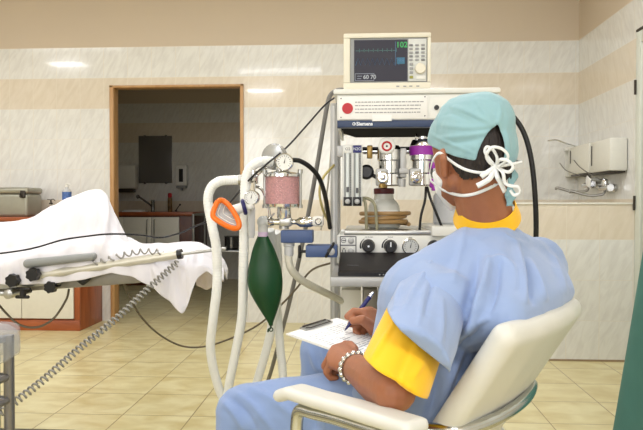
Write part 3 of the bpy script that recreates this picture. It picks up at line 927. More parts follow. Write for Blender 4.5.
m = MB(); m.torus((X(354), YM - .0025, Z(123.5)), (0, 1, 0), .0046, .0012, 20, 6); m.box2((X(354), YM - .0035, Z(124)), (X(355.2), YM - .0022, Z(123)))
m.build('round_mark', M_wink, am)
text('maker_mark', 'Siemens', .0165, (X(356.3), YM - .0024, Z(123.6)), (1, 0, 0), (0, 0, 1), M_wink, am, bold=.0006)
bx((X(429), YM - .003, Z(119)), (mx1 - .01, YM + .001, Z(96.5)), .001).build('blank_panel', M_mwhite, am)
m = MB(); m.cyl((X(436), YM - .012, Z(108)), (X(436), YM - .002, Z(108)), .008); m.build('hood_knob', M_black, am)
# posts
for px, y in ((334.5, 2.34), (497, 2.34), (337, 2.66), (492, 2.66)):
    x = X(px, y); o = bx((x - .0145, y - .015, .12), (x + .0145, y + .015, Z(94)), .003).build('post', M_mgrey, am)
    bx((x - .006, y - .018, .14), (x + .002, y - .0145, Z(97)), .001).build('slot_strip', mat('slot_light', (206, 206, 204), .35, .3), o)
# control box
cz1, cz0 = Z(235.5), Z(264)
bx((mx0, YM, cz0), (mx1 + .01, YB2, cz1), .004).build('control_box', M_mwhite, am)
bx((X(344), YM + .004, cz1), (mx1, YB2, Z(230.5)), .004).build('steel_ledge', M_steel, am)
bx((X(431), YM - .02, Z(236)), (mx1 + .005, YB2 - .1, Z(226)), .004).build('white_plate', M_mwhite, am)
def dial(px, py, r, name, ink=None, dot=False):
    c = V((X(px), YM, Z(py)))
    m = MB(); m.lathe(c, (0, -1, 0), [(r, 0), (r, .004), (r * .92, .008), (r * .8, .026), (r * .74, .028)], 32)
    o = m.build(name, M_black, am)
    m = MB(); m.box2(c + V((-.002, -.0295, -.0)), c + V((.002, -.0278, r * .7))); m.build('pointer', M_wink if not dot else M_black, o)
    if dot:
        m = MB(); m.cyl(c + V((0, -.027, 0)), c + V((0, -.031, 0)), .0035); m.build('centre_pin', M_wink, o)
    return o
def arc(px, py, r, a0, a1, name='scale_arc'):
    c = V((X(px), YM - .0012, Z(py))); n = 14
    m = MB(); p = []
    for i in range(n + 1):
        a = math.radians(a0 + (a1 - a0) * i / n); w_ = .0008 + .0022 * (1 - i / n)
        p.append((c + V((math.cos(a) * (r - w_), 0, math.sin(a) * (r - w_))), c + V((math.cos(a) * (r + w_), 0, math.sin(a) * (r + w_)))))
    poly = [q[0] for q in p] + [q[1] for q in reversed(p)]
    m.grid([[q[0] for q in p], [q[1] for q in p]]); m.build(name, M_black, am, solid=.0008)
dial(368.5, 246, .0225, 'control_dial', dot=True); dial(390.5, 246.5, .0225, 'control_dial'); dial(434, 246.5, .022, 'control_dial')
arc(368.5, 246, .027, 200, 120); arc(390.5, 246.5, .027, 190, 110)
def gauge(c, n, r, name, parent, ring=M_chrome, face=None):
    c = V(c); n = V(n).normalized(); x, y, _ = frame_from(n)
    m = MB(); m.lathe(c - n * .016, n, [(r * .9, 0), (r, .004), (r, .018), (r * .9, .02), (r * .87, .016)], 32); o = m.build(name, ring, parent)
    m = MB(); m.cyl(c + n * .0005, c + n * .0012, r * .88, seg=32); f = m.build('gauge_face', face or M_mwhite, o)
    m = MB()
    for k in range(13):
        a = math.radians(-40 + 260 * k / 12); d = x * math.cos(a) + y * math.sin(a); e = d.cross(n)
        p = c + n * .0016
        m.add([p + d * r * .78 + e * r * .025, p + d * r * .78 - e * r * .025, p + d * r * .6 - e * r * .025, p + d * r * .6 + e * r * .025], [(0, 1, 2, 3)])
    m.build('tick_marks', M_ink, o, solid=.0003)
    m = MB(); d = (x * .25 + y).normalized(); e = d.cross(n); p = c + n * .003
    m.add([p + d * r * .62, p + e * r * .05 - d * r * .15, p - e * r * .05 - d * r * .15], [(0, 1, 2)]); m.build('needle', M_black, o, solid=.0006)
    return o
gauge((X(410.5), YM - .004, Z(246.5)), (0, -1, 0), .0275, 'pressure_gauge', am, face=mat('gauge_grey', (196, 198, 196), .4))
# pictogram field at the left of the panel
m = MB()
def rectline(x0, z0, x1, z1, w_=.0016, y=YM - .0006):
    m.box2((x0, y - .0006, z0 - w_), (x1, y, z0 + w_)); m.box2((x0, y - .0006, z1 - w_), (x1, y, z1 + w_)); m.box2((x0 - w_, y - .0006, z0), (x0 + w_, y, z1)); m.box2((x1 - w_, y - .0006, z0), (x1 + w_, y, z1))
rectline(X(340.3), Z(261), X(356), Z(236.7)); m.box2((X(340.3), YM - .0012, Z(246)), (X(356), YM - .0006, Z(245)))
m.torus((X(343.7), YM - .0006, Z(240.6)), (0, 1, 0), .0078, .0009, 20, 6); m.box2((X(342.3), YM - .0014, Z(241.2)), (X(345.6), YM - .0004, Z(240.2)))
m.box2((X(342.3), YM - .0014, Z(254)), (X(343), YM - .0004, Z(250))); m.box2((X(345), YM - .0014, Z(254)), (X(345.7), YM - .0004, Z(250))); m.box2((X(343), YM - .0014, Z(249.5)), (X(345), YM - .0004, Z(248.6)))
m.build('pictograms', M_ink, am)
for py in (240.7, 251.5):
    c = V((X(351), YM, Z(py))); m = MB(); m.lathe(c, (0, -1, 0), [(.0105, 0), (.0105, .005), (.006, .007), (.003, .007)], 20); m.build('gas_socket', M_mgrey, am)
for px, t_ in ((369, 'O2 FLUSH'), (390.5, 'FLOW'), (410.5, 'mbar')):
    text('dial_caption', t_, .0062, (X(px), YM - .0006, Z(237.3)), (1, 0, 0), (0, 0, 1), M_ink, am, align='CENTER')
# pull-out writing shelf
YS = 1.96
sh = bx((X(330, YS), YS, Z(287.5, YS)), (X(480, YS), YB2, Z(277.5, YS)), .004).build('work_shelf', M_mgrey, am)
# lower body
bx((X(341, 2.3), 2.3, .16), (X(361, 2.3), 2.6, Z(289, 2.3) - .005), .004).build('side_panel', M_cream, am)
bx((X(363, 2.3), 2.32, .16), (X(378, 2.3), 2.6, Z(289, 2.3) - .005), .003).build('inner_panel', mat('taupe_panel', (150, 144, 132), .5), am)
bx((X(379, 2.3), 2.30, .16), (X(385, 2.3), 2.4, Z(289, 2.3) - .005), .003).build('dark_column', mat('ink_blue', (34, 34, 54), .5), am)
bx((X(386, 2.3), 2.36, .16), (X(485, 2.3), 2.6, Z(289, 2.3) - .005), .003).build('drawer_block', mat('taupe_grey', (140, 134, 124), .5), am)
bx((mx0 - .02, 2.05, .08), (mx1 + .02, 2.68, .16), .01).build('chassis', M_mgrey, am)
for x in (mx0 + .02, mx1 - .02):
    for y in (2.1, 2.63):
        m = MB(); m.cyl((x - .015, y, .042), (x + .015, y, .042), .042); m.build('caster', M_black, am)
# flowmeters
YFm = 2.2
fm = bx((X(342.5, YFm), YFm, Z(206, YFm)), (X(362.5, YFm), YFm + .035, Z(144.5, YFm)), .002).build('flowmeter_block', mat('flow_white', (212, 212, 206), .35), am)
bx((X(337, YFm), YFm + .01, Z(156, YFm)), (X(343, YFm), YFm + .04, Z(145, YFm)), .002).build('bracket', M_mgrey, fm)
for k, (px, col, tx, ink) in enumerate(((347.7, M_mwhite, 'O2', M_ink), (357.2, mat('label_blue', (44, 46, 110), .4), 'N2O', M_wink))):
    h = bx((X(px - 4.2, YFm), YFm - .004, Z(152.5, YFm)), (X(px + 4.2, YFm), YFm + .002, Z(145, YFm)), .001).build('gas_label', col, fm)
    text('gas_name', tx, .0135, (X(px, YFm), YFm - .0046, Z(148.8, YFm)), (1, 0, 0), (0, 0, 1), ink, h, align='CENTER')
    bx((X(px - 3.6, YFm), YFm - .0015, Z(197, YFm)), (X(px + 3.6, YFm), YFm + .001, Z(153, YFm)), 0).build('tube_recess', mat('recess_grey', (140, 142, 140), .4), fm)
    m = MB(); m.cyl((X(px, YFm), YFm - .006, Z(197, YFm)), (X(px, YFm), YFm - .006, Z(153, YFm)), .0062, seg=16); gt = m.build('flow_tube', mat('tube_glass', (216, 222, 220), .12, var=.01), fm)
    m = MB(); m.cyl((X(px, YFm), YFm - .0135, Z(192 + k, YFm)), (X(px, YFm), YFm - .0125, Z(187 + k, YFm)), .0045, seg=12); m.build('float', M_ink, gt)
    m = MB()
    for i in range(16): m.box2((X(px + 2.1, YFm), YFm - .0024, Z(156 + 2.4 * i, YFm) - .0007), (X(px + 3.4, YFm), YFm - .0016, Z(156 + 2.4 * i, YFm) + .0007))
    m.build('scale_marks', M_ink, fm)
    h = bx((X(px - 4.2, YFm), YFm - .006, Z(206, YFm)), (X(px + 4.2, YFm), YFm + .001, Z(197, YFm)), .001).build('knob_plate', M_black, fm)
    m = MB(); m.lathe((X(px, YFm), YFm - .006, Z(201.5, YFm)), (0, -1, 0), [(.009, 0), (.008, .014), (.006, .015)], 16); m.build('flow_knob', M_mgrey, h)
# manifold
Yv = 2.24
m = MB(); m.cyl((X(361, Yv), Yv + .03, Z(150.5, Yv)), (X(434, Yv), Yv + .03, Z(150.5, Yv)), .010); mf = m.build('manifold', M_chrome, am)
m = MB(); m.box2((X(362, Yv), Yv + .045, Z(148, Yv)), (X(436, Yv), Yv + .06, Z(145.5, Yv)), .002); m.build('mount_rail', M_black, am)
M_brass = mat('brass', (150, 124, 74), .35, .85)
bx((X(367, Yv), Yv, Z(158, Yv)), (X(372.5, Yv), Yv + .03, Z(145, Yv)), .003).build('brass_block', M_brass, mf)
m = MB(); m.lathe((X(366.5, Yv), Yv, Z(172, Yv)), (0, -1, 0), [(.02, -.02), (.026, -.01), (.026, .01), (.018, .02)], 24); m.cyl((X(366.5, Yv), Yv, Z(172, Yv)), (X(378, Yv), Yv, Z(178, Yv)), .007); m.build('regulator', M_black, am)

# two vaporizers hang on the manifold
def vaporizer(px, label, top):
    c = lambda dx, dy, y=0.0: V((X(px + dx, Yv), Yv - .03 + y, Z(dy, Yv)))
    t = thing('vaporizer', label, 'vaporizer', (X(px, Yv), Yv, Z(187, Yv)), 'vaporizers on the machine rail')
    m = MB(); m.lathe(c(0, 186, .03), (0, 0, 1), [(.04, 0), (.045, .004), (.045, .04), (.038, .045), (.038, .085), (.043, .09), (.043, .125), (.032, .14)], 28); m.build('body', M_chrome, t)
    m = MB(); m.box2(c(-14, 186, -.02), c(-3, 169, .02), .006); m.build('filler_block', M_mgrey, t)
    m = MB(); m.lathe(c(-7.5, 178, -.022), (0, -1, 0), [(.021, 0), (.021, .008), (.015, .012)], 22); m.torus(c(-7.5, 178, -.032), (0, -1, 0), .013, .0025, 20, 6); m.build('filler_cap', M_chrome, t)
    m = MB(); m.box2(c(10, 178, -.01), c(16, 149, .035), .004); m.cyl(c(12, 179, .0), c(12, 187, .0), .012); m.box2(c(9, 174, -.016), c(18, 169, .01), .002); m.build('lock_lever', M_mgrey, t)
    return t, c
t, c = vaporizer(389.5, 'chrome vaporizer with a white and red dial, nearer the flow tubes', 0)
m = MB(); m.lathe(c(-3.5, 147.5, -.012), (0, -1, .15), [(.029, 0), (.029, .014), (.025, .018)], 28); m.build('dial_wheel', M_mwhite, t)
m = MB(); m.torus(c(-3.5, 147.5, -.032), (0, -1, .15), .0145, .0032, 28, 8); m.build('red_ring', M_redp, t)
m = MB(); m.box2(c(-4.4, 140.5, -.014), c(-2.6, 138, -.008)); m.build('dial_mark', M_black, t)
m = MB(); m.cyl(c(-3.5, 147.5, -.0255), c(-3.5, 147.5, -.0325), .0035); m.build('dial_pin', M_black, t)
m = MB(); m.cyl(c(-8, 183, -.01), c(-8, 188, -.01), .012); m.box2(c(-11, 187, -.02), c(-4, 182, 0), .003); m.build('brass_fitting', M_brass, t)
t, c = vaporizer(422.5, 'chrome vaporizer with a bright purple band, beside the masked head', 0)
M_purple = mat('purple_band', (150, 44, 160), .4, var=.04)
m = MB(); m.lathe(c(0, 155.5, .03), (0, 0, 1), [(.0455, 0), (.0455, .031)], 32); m.build('purple_band', M_purple, t)
m = MB(); m.lathe(c(0, 147, .03), (0, 0, 1), [(.044, 0), (.044, .006), (.036, .024), (.014, .028), (.014, .036)], 28); m.torus(c(-7, 138, .01), (1, 0, 0), .011, .003, 20, 6); m.build('top_cap', M_chrome, t)
m = MB(); m.box2(c(8, 170, -.01), c(12.5, 163, .01), .004); m.box2(c(6, 188, -.012), c(10, 179, .01), .004); m.box2(c(8, 191, -.012), c(13, 186, .01), .004); m.build('purple_key', M_purple, t)

# thin black tubes
m = MB(); m.tube([P(426, 187, 2.22), P(425, 200, 2.2), P(421, 216, 2.19), P(419.5, 231, 2.2)], .0045); tag(m.build('black_tube', M_rubber), 'thin black tube dropping from the purple-banded vaporizer, the straighter of two', 'tube')
m = MB(); m.tube([P(427, 187, 2.22), P(431, 200, 2.2), P(437, 215, 2.19), P(441.5, 226, 2.2)], .0045); tag(m.build('black_tube', M_rubber), 'thin black tube slanting from the purple-banded vaporizer down toward the neck', 'tube')
# suction jar, coiled tube, canister on the ledge
zl2 = Z(230.5)
Yj = 2.33
c = V((X(384, Yj), Yj, zl2))
j = thing('suction_jar', 'white suction jar with a dark red lid on the machine ledge', 'jar', c)
zj = lambda py: Z(py, Yj) - zl2
m = MB(); m.lathe(c, (0, 0, 1), [(.05, 0), (.058, .006), (.058, zj(208)), (.05, zj(203)), (.036, zj(199)), (.034, zj(194))], 30); m.build('jar', mat('jar_white', (214, 214, 204), .3, trans=.15), j)
m = MB(); m.lathe(c + V((0, 0, zj(194))), (0, 0, 1), [(.036, 0), (.037, .004), (.037, .018), (.034, .021)], 28); m.build('lid', mat('oxblood', (84, 24, 28), .4), j)
m = MB(); m.cyl(c + V((0, 0, zj(194) + .021)), c + V((0, 0, zj(180))), .012); m.build('stem', M_brass, j)
m = MB(); m.box((c.x + .012, c.y - .058, c.z + zj(213)), (.07, .006, .022), None, .001); m.build('jar_label', M_mwhite, j)
m = MB()
tp = []
c0 = V((X(384, 2.29), 2.29, zl2 + .014))
for i in range(181):
    a = 2 * PI * 3 * i / 180; R = .080 + .009 * math.sin(a * .37 + 1)
    tp.append(c0 + V((R * math.cos(a) + .004 * math.sin(a * .5), .055 * math.sin(a), .011 * i / 45 + .004 * math.sin(a * .5 + .6))))
m.tube(tp, .0075, seg=10, smooth=False)
tag(m.build('coiled_tube', mat('amber_tube', (160, 126, 78), .35, trans=.1, var=.03)), 'coil of amber rubber tubing around the foot of the jar', 'tube')
m = MB(); m.tube([P(362, 199, 2.23), P(365, 202, 2.22), P(366, 212, 2.22), P(366.5, 230, 2.24)], .0055); tag(m.build('gas_tube', mat('olive_tube', (150, 146, 120), .4)), 'short grey-green tube below the flow tubes, nearer the metal post', 'tube')
m = MB(); m.tube([P(362, 198, 2.24), P(369, 199, 2.22), P(375, 206, 2.21), P(377, 230, 2.23)], .0055); tag(m.build('gas_tube', bpy.data.materials['olive_tube']), 'short grey-green tube arching over to the foot of the jar', 'tube')
Yc = 2.36
c = V((X(447, Yc), Yc, Z(226)))
cn = thing('white_canister', 'pale grey canister on the machine ledge behind the masked cheek', 'canister', c)
m = MB(); m.lathe(c, (0, 0, 1), [(.045, 0), (.05, .006), (.05, Z(196, Yc) - c.z), (.04, Z(192, Yc) - c.z)], 30); m.build('body', mat('canister_grey', (196, 198, 200), .35), cn)
m = MB(); m.lathe(c + V((0, 0, Z(192, Yc) - c.z)), (0, 0, 1), [(.038, 0), (.038, .02), (.03, .024)], 28); m.build('lid', M_mwhite, cn)

# ------------------------------------------------------------------ monitor on top
zmb, zmt = Z(88.5), Z(31.5)
Yf = YM + .01
XM_ = X
X = lambda px, Y=YM, py=200: XM_(px - 2, Y, py)
a0, a1 = X(345.5, Yf), X(432.5, Yf)
mo = thing('patient_monitor', 'ivory patient monitor with dark screen and keypad on top of the machine', 'monitor', ((a0 + a1) / 2, Yf + .09, zmb))
M_iv = mat('ivory_case', (226, 221, 203), .4, var=.015)
m = MB(); m.box2((a0, Yf + .012, zmb + .004), (a1, Yf + .2, zmt), .012, 3); m.build('case', M_iv, mo)
m = MB()
bz0, bz1 = Z(82, Yf), Z(37, Yf); bx0, bx1 = X(352, Yf), X(429, Yf)
for lo, hi in (((a0, zmb), (a1, bz0)), ((a0, bz1), (a1, zmt)), ((a0, bz0), (bx0, bz1)), ((bx1, bz0), (a1, bz1))):
    m.box2((lo[0], Yf, lo[1]), (hi[0], Yf + .03, hi[1]), .003)
m.build('bezel', M_iv, mo)
bx((bx0, Yf + .006, bz0), (bx1, Yf + .02, bz1), .001).build('grey_surround', M_grey, mo)
s0, s1 = X(356, Yf), X(409, Yf); sz0, sz1 = Z(80.5, Yf), Z(39, Yf)
scn = bx((s0, Yf + .003, sz0), (s1, Yf + .0062, sz1), 0).build('screen', glow_mat('screen_dark', (22, 20, 38), .3), mo)
M_g = glow_mat('trace_green', (50, 150, 80), .35); M_t = glow_mat('trace_teal', (58, 96, 128), .6); M_gd = glow_mat('trace_dim', (66, 110, 104), .5)
yS = Yf + .0022
m = MB()
for i in range(9):
    x = X(357.5 + 4.6 * i, Yf); zz = Z(49.8, Yf)
    m.box2((x, yS, zz - .0006), (x + .0125, yS + .0006, zz + .0006)); m.box2((x + .012, yS, zz - .005), (x + .0133, yS + .0006, zz + .007))
m.build('pulse_trace', M_gd, scn)
m = MB(); pp = []
for i in range(19): pp.append((X(357.5 + 2.4 * i, Yf), yS, Z(57.5 if i % 2 else 64.5, Yf)))
m.tube(pp, .0008, seg=4, smooth=False); m.build('breath_trace', M_t, scn)
text('heart_rate', '102', .026, (X(397.7, Yf), yS, Z(44.5, Yf)), (1, 0, 0), (0, 0, 1), M_g, scn, bold=.0006)
m = MB(); m.box2((X(398.5, Yf), yS, Z(63.5, Yf)), (X(406.5, Yf), yS + .0004, Z(57, Yf))); blk = m.build('saturation_field', glow_mat('teal_field', (36, 92, 116), .4), scn)
text('saturation', '98', .02, (X(400, Yf), yS - .0006, Z(60.3, Yf)), (1, 0, 0), (0, 0, 1), M_t, scn)
m = MB(); m.box2((X(397, Yf), yS, Z(65, Yf)), (X(397.4, Yf), yS + .0005, Z(41, Yf))); m.build('divider', M_t, scn)
m = MB(); rect = ((356.8, 373.5), (80, 72.5))
for pa, pb in (((356.8, 72.6), (376, 73.1)), ((356.8, 79.6), (376, 80.1)), ((356.8, 73), (357.3, 80)), ((375.5, 73), (376, 80)), ((359, 75), (364, 75.6)), ((359, 77.5), (363, 78.1))):
    m.box2((X(pa[0], Yf), yS, Z(pb[1], Yf)), (X(pb[0], Yf), yS + .0005, Z(pa[1], Yf)))
m.build('readout_frame', glow_mat('readout_grey', (120, 124, 134), .6), scn)
text('readout', '60 70', .019, (X(365, Yf), yS - .0006, Z(76.4, Yf)), (1, 0, 0), (0, 0, 1), glow_mat('readout_white', (150, 154, 160), .4), scn, bold=.0005)
kp = bx((X(410, Yf), Yf + .002, Z(81, Yf)), (X(428, Yf), Yf + .0062, Z(38.6, Yf)), .001).build('keypad', mat('keypad_grey', (208, 210, 206), .4), mo)
for r in range(5):
    for k in range(3):
        if (r, k) in (): continue
        x, z = X(412.6 + 6 * k, Yf), Z(45 + 3.7 * r, Yf)
        bx((x - .006, Yf - .001, z - .0035), (x + .006, Yf + .002, z + .0035), .001).build('key', M_grey if (r + k) % 3 else mat('key_grey', (120, 122, 124), .5), kp)
for r, py in enumerate((64, 68.2, 72.3, 77)):
    x, z = X(413, Yf), Z(py, Yf)
    bx((x - .006, Yf - .001, z - .0045), (x + .006, Yf + .002, z + .0045), .001).build('key', M_grey if r < 3 else mat('key_olive', (150, 150, 70), .5), kp)
bx((X(418, Yf), Yf - .001, Z(79, Yf)), (X(427, Yf), Yf + .002, Z(75.5, Yf)), .001).build('key', M_mwhite, kp)
m = MB(); m.lathe((X(421.7, Yf), Yf + .002, Z(68.7, Yf)), (0, -1, 0), [(.018, 0), (.018, .01), (.016, .014)], 32); m.build('rotary_knob', M_iv, mo)
m = MB(); m.hull([((X(369, Yf), Yf + .06, zmt - .002), .007), ((X(406, Yf), Yf + .06, zmt - .002), .006), ((X(375, Yf), Yf + .05, zmt + .006), .006), ((X(400, Yf), Yf + .05, zmt + .006), .006)]); m.build('carry_handle', M_black, mo)
m = MB()
for px in (398, 405, 411, 418): m.box2((X(px, Yf), Yf - .002, Z(86.6, Yf)), (X(px + 3, Yf), Yf + .001, Z(85.6, Yf)))
m.build('port_marks', M_grey, mo)

X = XM_
# ------------------------------------------------------------------ laptop on the writing shelf
zs1 = Z(277.5, YS)
zs1 = sh.location.z + am.location.z + (Z(277.5, YS) - Z(287.5, YS))
YL = YS + .012
l0, l1 = X(338, YL), X(455, YL)
lp = thing('laptop', 'closed black laptop on the pull-out shelf of the white machine', 'laptop', ((l0 + l1) / 2, YL + .12, zs1))
zf = Z(271, YL); zr = Z(252.5, 2.135)
m = MB(); m.prism([(l0, YL, zs1 + .001), (l0, 2.14, zs1 + .001), (l0, 2.135, zr - .014), (l0, YL, zf - .006)], (l1 - l0, 0, 0)); m.build('base', M_black, lp, smooth=False)
m = MB(); m.prism([(l0 + .001, YL - .002, zf - .006), (l0 + .001, 2.137, zr - .013), (l0 + .004, 2.13, zr), (l0 + .004, YL + .006, zf)], (l1 - l0 - .002, 0, 0)); m.build('lid', mat('laptop_lid', (32, 29, 30), .5, var=.05), lp, smooth=False)
text('lid_mark', 'TOSHIBA', .009, (X(347, 2.0), 2.0, zf + (zr - zf) * .27 + .0018), (1, 0, 0), (0, .98, .2), M_ink, lp)
m = MB()
for px in (379, 383, 387.5, 392, 394): m.box2((X(px, YL), YL - .0015, Z(275.5, YL)), (X(px + 1.5, YL), YL + .001, Z(274.3, YL)))
m.build('front_ports', M_grey, lp)

# ------------------------------------------------------------------ thick hoses at the machine
m = MB(); m.tube([P(492, 100, 2.4), P(500, 105, 2.36), P(510, 113, 2.33), P(523, 131, 2.31), P(531, 158, 2.3), P(535, 195, 2.3), P(536, 235, 2.32), P(533, 285, 2.36), P(524, 345, 2.42), P(508, 400, 2.5), V((.44, 2.56, .05)), V((.36, 2.62, .012)), V((.2, 2.8, .011)), V((-.05, 2.85, .011))], .0092, seg=14)
tag(m.build('black_hose', M_rubber), 'thick black hose arching from behind the turquoise cap to the floor', 'hose')
m = MB(); m.tube([P(345, 90, 2.44), P(337, 90.5, 2.45), P(330, 96, 2.46), P(326, 112, 2.47), P(318, 160, 2.5), P(309, 210, 2.53), P(300, 255, 2.57), P(288, 308, 2.65), P(272, 368, 2.8), P(262, 402, 3.0), V((-.42, 3.15, .02)), V((-.2, 3.3, .012)), V((.1, 3.35, .012))], .0088, seg=12)
tag(m.build('grey_hose', mat('grey_hose', (120, 118, 114), .45)), 'straight grey hose slanting from the machine top down to the floor', 'hose')
m = MB(); m.tube([P(338, 96, 2.4), P(333, 130, 2.42), P(330, 165, 2.44), P(326, 200, 2.46), P(321, 230, 2.48)], .0035, seg=8); tag(m.build('clear_tube', mat('clear_tube', (196, 192, 178), .3, trans=.3)), 'thin clear tube hanging close along the left metal post', 'tube')
m = MB(); m.tube([P(334, 165, 2.32), P(323, 178, 2.26), P(319.5, 192, 2.24), P(323, 210, 2.26), P(331, 226, 2.3)], .0045, seg=8); tag(m.build('yellow_tube', mat('yellow_tube', (214, 198, 130), .3, trans=.2)), 'thin yellowish tube curving out beside the left metal post', 'tube')

# ------------------------------------------------------------------ absorber on its blue arm
YA = 2.05
A = lambda px, py, y=0.0: P(px, py, YA + y)
ab = thing('absorber_unit', 'carbon dioxide absorber with pink granules on a blue bracket beside the machine', 'absorber', A(290, 257))
M_navyb = mat('blue_bracket', (66, 86, 128), .4, var=.04)
k = YA / 640
cb_, ct_ = A(282.5, 204), A(282.5, 177)
m = MB(); m.cyl(cb_, ct_, 16.2 * k, seg=36); m.build('granules', mat('pink_granules', (226, 172, 172), .8, var=.22, scale=220, bump=.6, bscale=300), ab)
m = MB(); m.lathe(cb_ - V((0, 0, .004)), (0, 0, 1), [(17.3 * k, 0), (17.3 * k, ct_.z - cb_.z + .008)], 36, cap=False); m.build('glass_wall', mat('canister_glass', (240, 236, 236), .05, trans=.96, var=.0, ior=1.12), ab)
m = MB(); m.lathe(ct_ + V((0, 0, 0)), (0, 0, 1), [(18.3 * k, 0), (18.3 * k, .008), (15 * k, .014), (7 * k, .018), (5 * k, .03)], 36); m.build('top_plate', M_chrome, ab)
m = MB(); m.lathe(cb_ - V((0, 0, .012)), (0, 0, 1), [(13 * k, 0), (17.8 * k, .004), (18.3 * k, .012)], 36); m.build('bottom_plate', M_chrome, ab)
for px in (264.8, 300.2):
    m = MB(); m.cyl(A(px, 207), A(px, 170), 1.5 * k); m.cyl(A(px, 173.5), A(px, 169.5), 2.6 * k); m.cyl(A(px, 208), A(px, 204.5), 2.6 * k); m.build('tie_rod', M_steel, ab)
m = MB(); m.lathe(A(284, 219), (0, 0, 1), [(6.5 * k, 0), (7.2 * k, .006), (7.2 * k, .034), (6.2 * k, .036), (6.2 * k, .048)], 28); m.build('neck', M_chrome, ab)
bx(A(279, 226.5, -.02), A(292.5, 217.5, .02), .005).build('junction_block', M_steel, ab)
m = MB(); m.cyl(A(268, 222), A(280, 222), 3.3 * k); m.lathe(A(268.5, 222), (1, 0, 0), [(5 * k, 0), (5.5 * k, .006), (3.4 * k, .018)], 20); m.tube([A(266, 222), A(270, 218), A(274.5, 213)], .003, smooth=False); m.build('side_port', M_chrome, ab)
m = MB(); m.lathe(A(292, 222), (1, 0, 0), [(2.6 * k, 0), (2.6 * k, .014), (5.2 * k, .026), (5.2 * k, .06), (4 * k, .07)], 24); m.build('relief_valve', M_chrome, ab)
bx(A(312, 226.5, -.018), A(324, 216, .018), .008).build('valve_head', M_white, ab)
m = MB(); m.lathe(A(318.5, 221.5, -.018), (0, -1, 0), [(3.4 * k, 0), (3.4 * k, .012), (2.4 * k, .016)], 20); m.build('valve_knob', M_chrome, ab)
bx(A(280.5, 243, -.03), A(314, 229.5, .03), .004).build('bracket_block', M_navyb, ab)
bx(A(305.5, 257.5, -.028), A(338, 243.8, .05), .004).build('bracket_block', M_navyb, ab)
m = MB(); m.hull([(A(326, 256.5, -.036), .0045), (A(333.5, 243.5, -.036), .0045)]); m.cyl(A(329, 250.5, -.04), A(329, 250.5, -.02), .006); m.build('lock_handle', M_black, ab)
m = MB(); m.lathe(A(331.2, 251.5, -.028), (0, -1, 0), [(.012, 0), (.012, .006), (.008, .008)], 20); m.build('lock_boss', M_mgrey, ab)
m = MB(); m.hull([(A(299.5, 246.5), .005), (A(299.5, 257), .005)]); m.cyl(A(300, 251.5), A(306, 251.5), .0045); m.build('clamp_screw', M_black, ab)
m = MB(); m.lathe(A(289, 256), (0, 0, 1), [(4 * k, 0), (4.6 * k, .006), (4.6 * k, .03), (5.6 * k, .032), (5.6 * k, .042)], 22); m.build('drain_cup', M_milk, ab)
m = MB(); m.cyl(A(284, 229), A(284, 219), 5 * k); m.build('post_collar', M_steel, ab)
# dome valve, gauge and elbow on the top
m = MB(); m.lathe(A(276, 157.5, .05), (-.3, -1, .1), [(11 * k, 0), (13.4 * k, .006), (13.6 * k, .02), (11.5 * k, .03), (5 * k, .034)], 36); m.build('dome_valve', mat('dome_grey', (176, 178, 178), .25, .5), ab)
m = MB(); m.tube([A(283, 176), A(281, 168), A(279, 160, .02)], .017); m.build('elbow', M_chrome, ab)
gauge(A(284.5, 162, -.035), (-.08, -1, .05), 8.7 * k, 'pressure_gauge', ab)
m = MB(); m.tube([A(252, 202, -.035), A(252, 192, -.03), A(253, 182, -.02)], 3.2 * k, smooth=False); m.lathe(A(253.5, 181, -.02), (0, 0, 1), [(4 * k, 0), (4.2 * k, .01), (2.6 * k, .014), (2.6 * k, .02), (3.6 * k, .022), (3.2 * k, .034)], 20); m.box2(A(254, 184, -.01), A(258.5, 175, .01), .003); m.build('needle_valve', M_chrome, ab)
m = MB(); m.tube([A(254, 186), A(262, 190), A(268, 205), A(270, 218)], .005); m.tube([A(252, 181), A(262, 170, .01), A(272, 164, .02)], .006); m.build('link_pipe', M_chrome, ab)
gauge(A(251.5, 197.5, -.06), (-.15, -1, .05), 7.4 * k, 'pressure_gauge', ab)
m = MB(); m.lathe(A(251.5, 238, -.035), (0, 0, 1), [(2.2 * k, 0), (3.4 * k, .01), (3.8 * k, .09), (2.6 * k, .11)], 18); m.build('clear_sleeve', M_milk, ab)
m = MB(); m.tube([A(268, 221), A(264.5, 222), A(263, 226), A(263, 233)], lambda t: (5.6 - .8 * t) * k, seg=18); m.ball(A(263, 222), 6.2 * k); m.build('bag_elbow', mat('clear_white', (226, 228, 226), .2, trans=.3), ab)
m = MB(); m.tube([A(291, 160, -.02), A(300, 161), A(311, 168, .02), A(320, 180, .06), (A(326, 200, .15)), A(330, 228, .25)], .0078, seg=14); tag(m.build('black_hose', M_rubber), 'short thick black hose from the gauge above the pink granules to the machine', 'hose')

# green breathing bag
bg = thing('breathing_bag', 'dark green rubber breathing bag hanging from the absorber', 'breathing bag', A(265.5, 326))
prof = [(235, 4.6), (240, 6.8), (247, 10), (256, 13), (267, 16), (276, 17.2), (284, 17.4), (292, 16), (300, 13.2), (308, 9.6), (316, 5.6), (322, 2.6), (325.5, 1.6)]
rows = []
cx_tab = [(238, 263), (285, 265.3), (326, 271)]
cp = catmull([V((py, r, 0)) for py, r in prof], 3)
for q in cp:
    cen = A(interp(cx_tab, q.x), q.x); row = []
    for i in range(40):
        a = 2 * PI * i / 40
        w_ = 1 + .02 * math.sin(3 * a + q.x * .1)
        row.append(cen + V((math.cos(a) * q.y * k * w_, math.sin(a) * q.y * k * .72, 0)))
    rows.append(row)
m = MB(); m.grid(rows, closed=True); m.build('bag', mat('green_rubber', (6, 62, 28), .42, var=.1, scale=14, bump=.1), bg, solid=.002, angle=180)
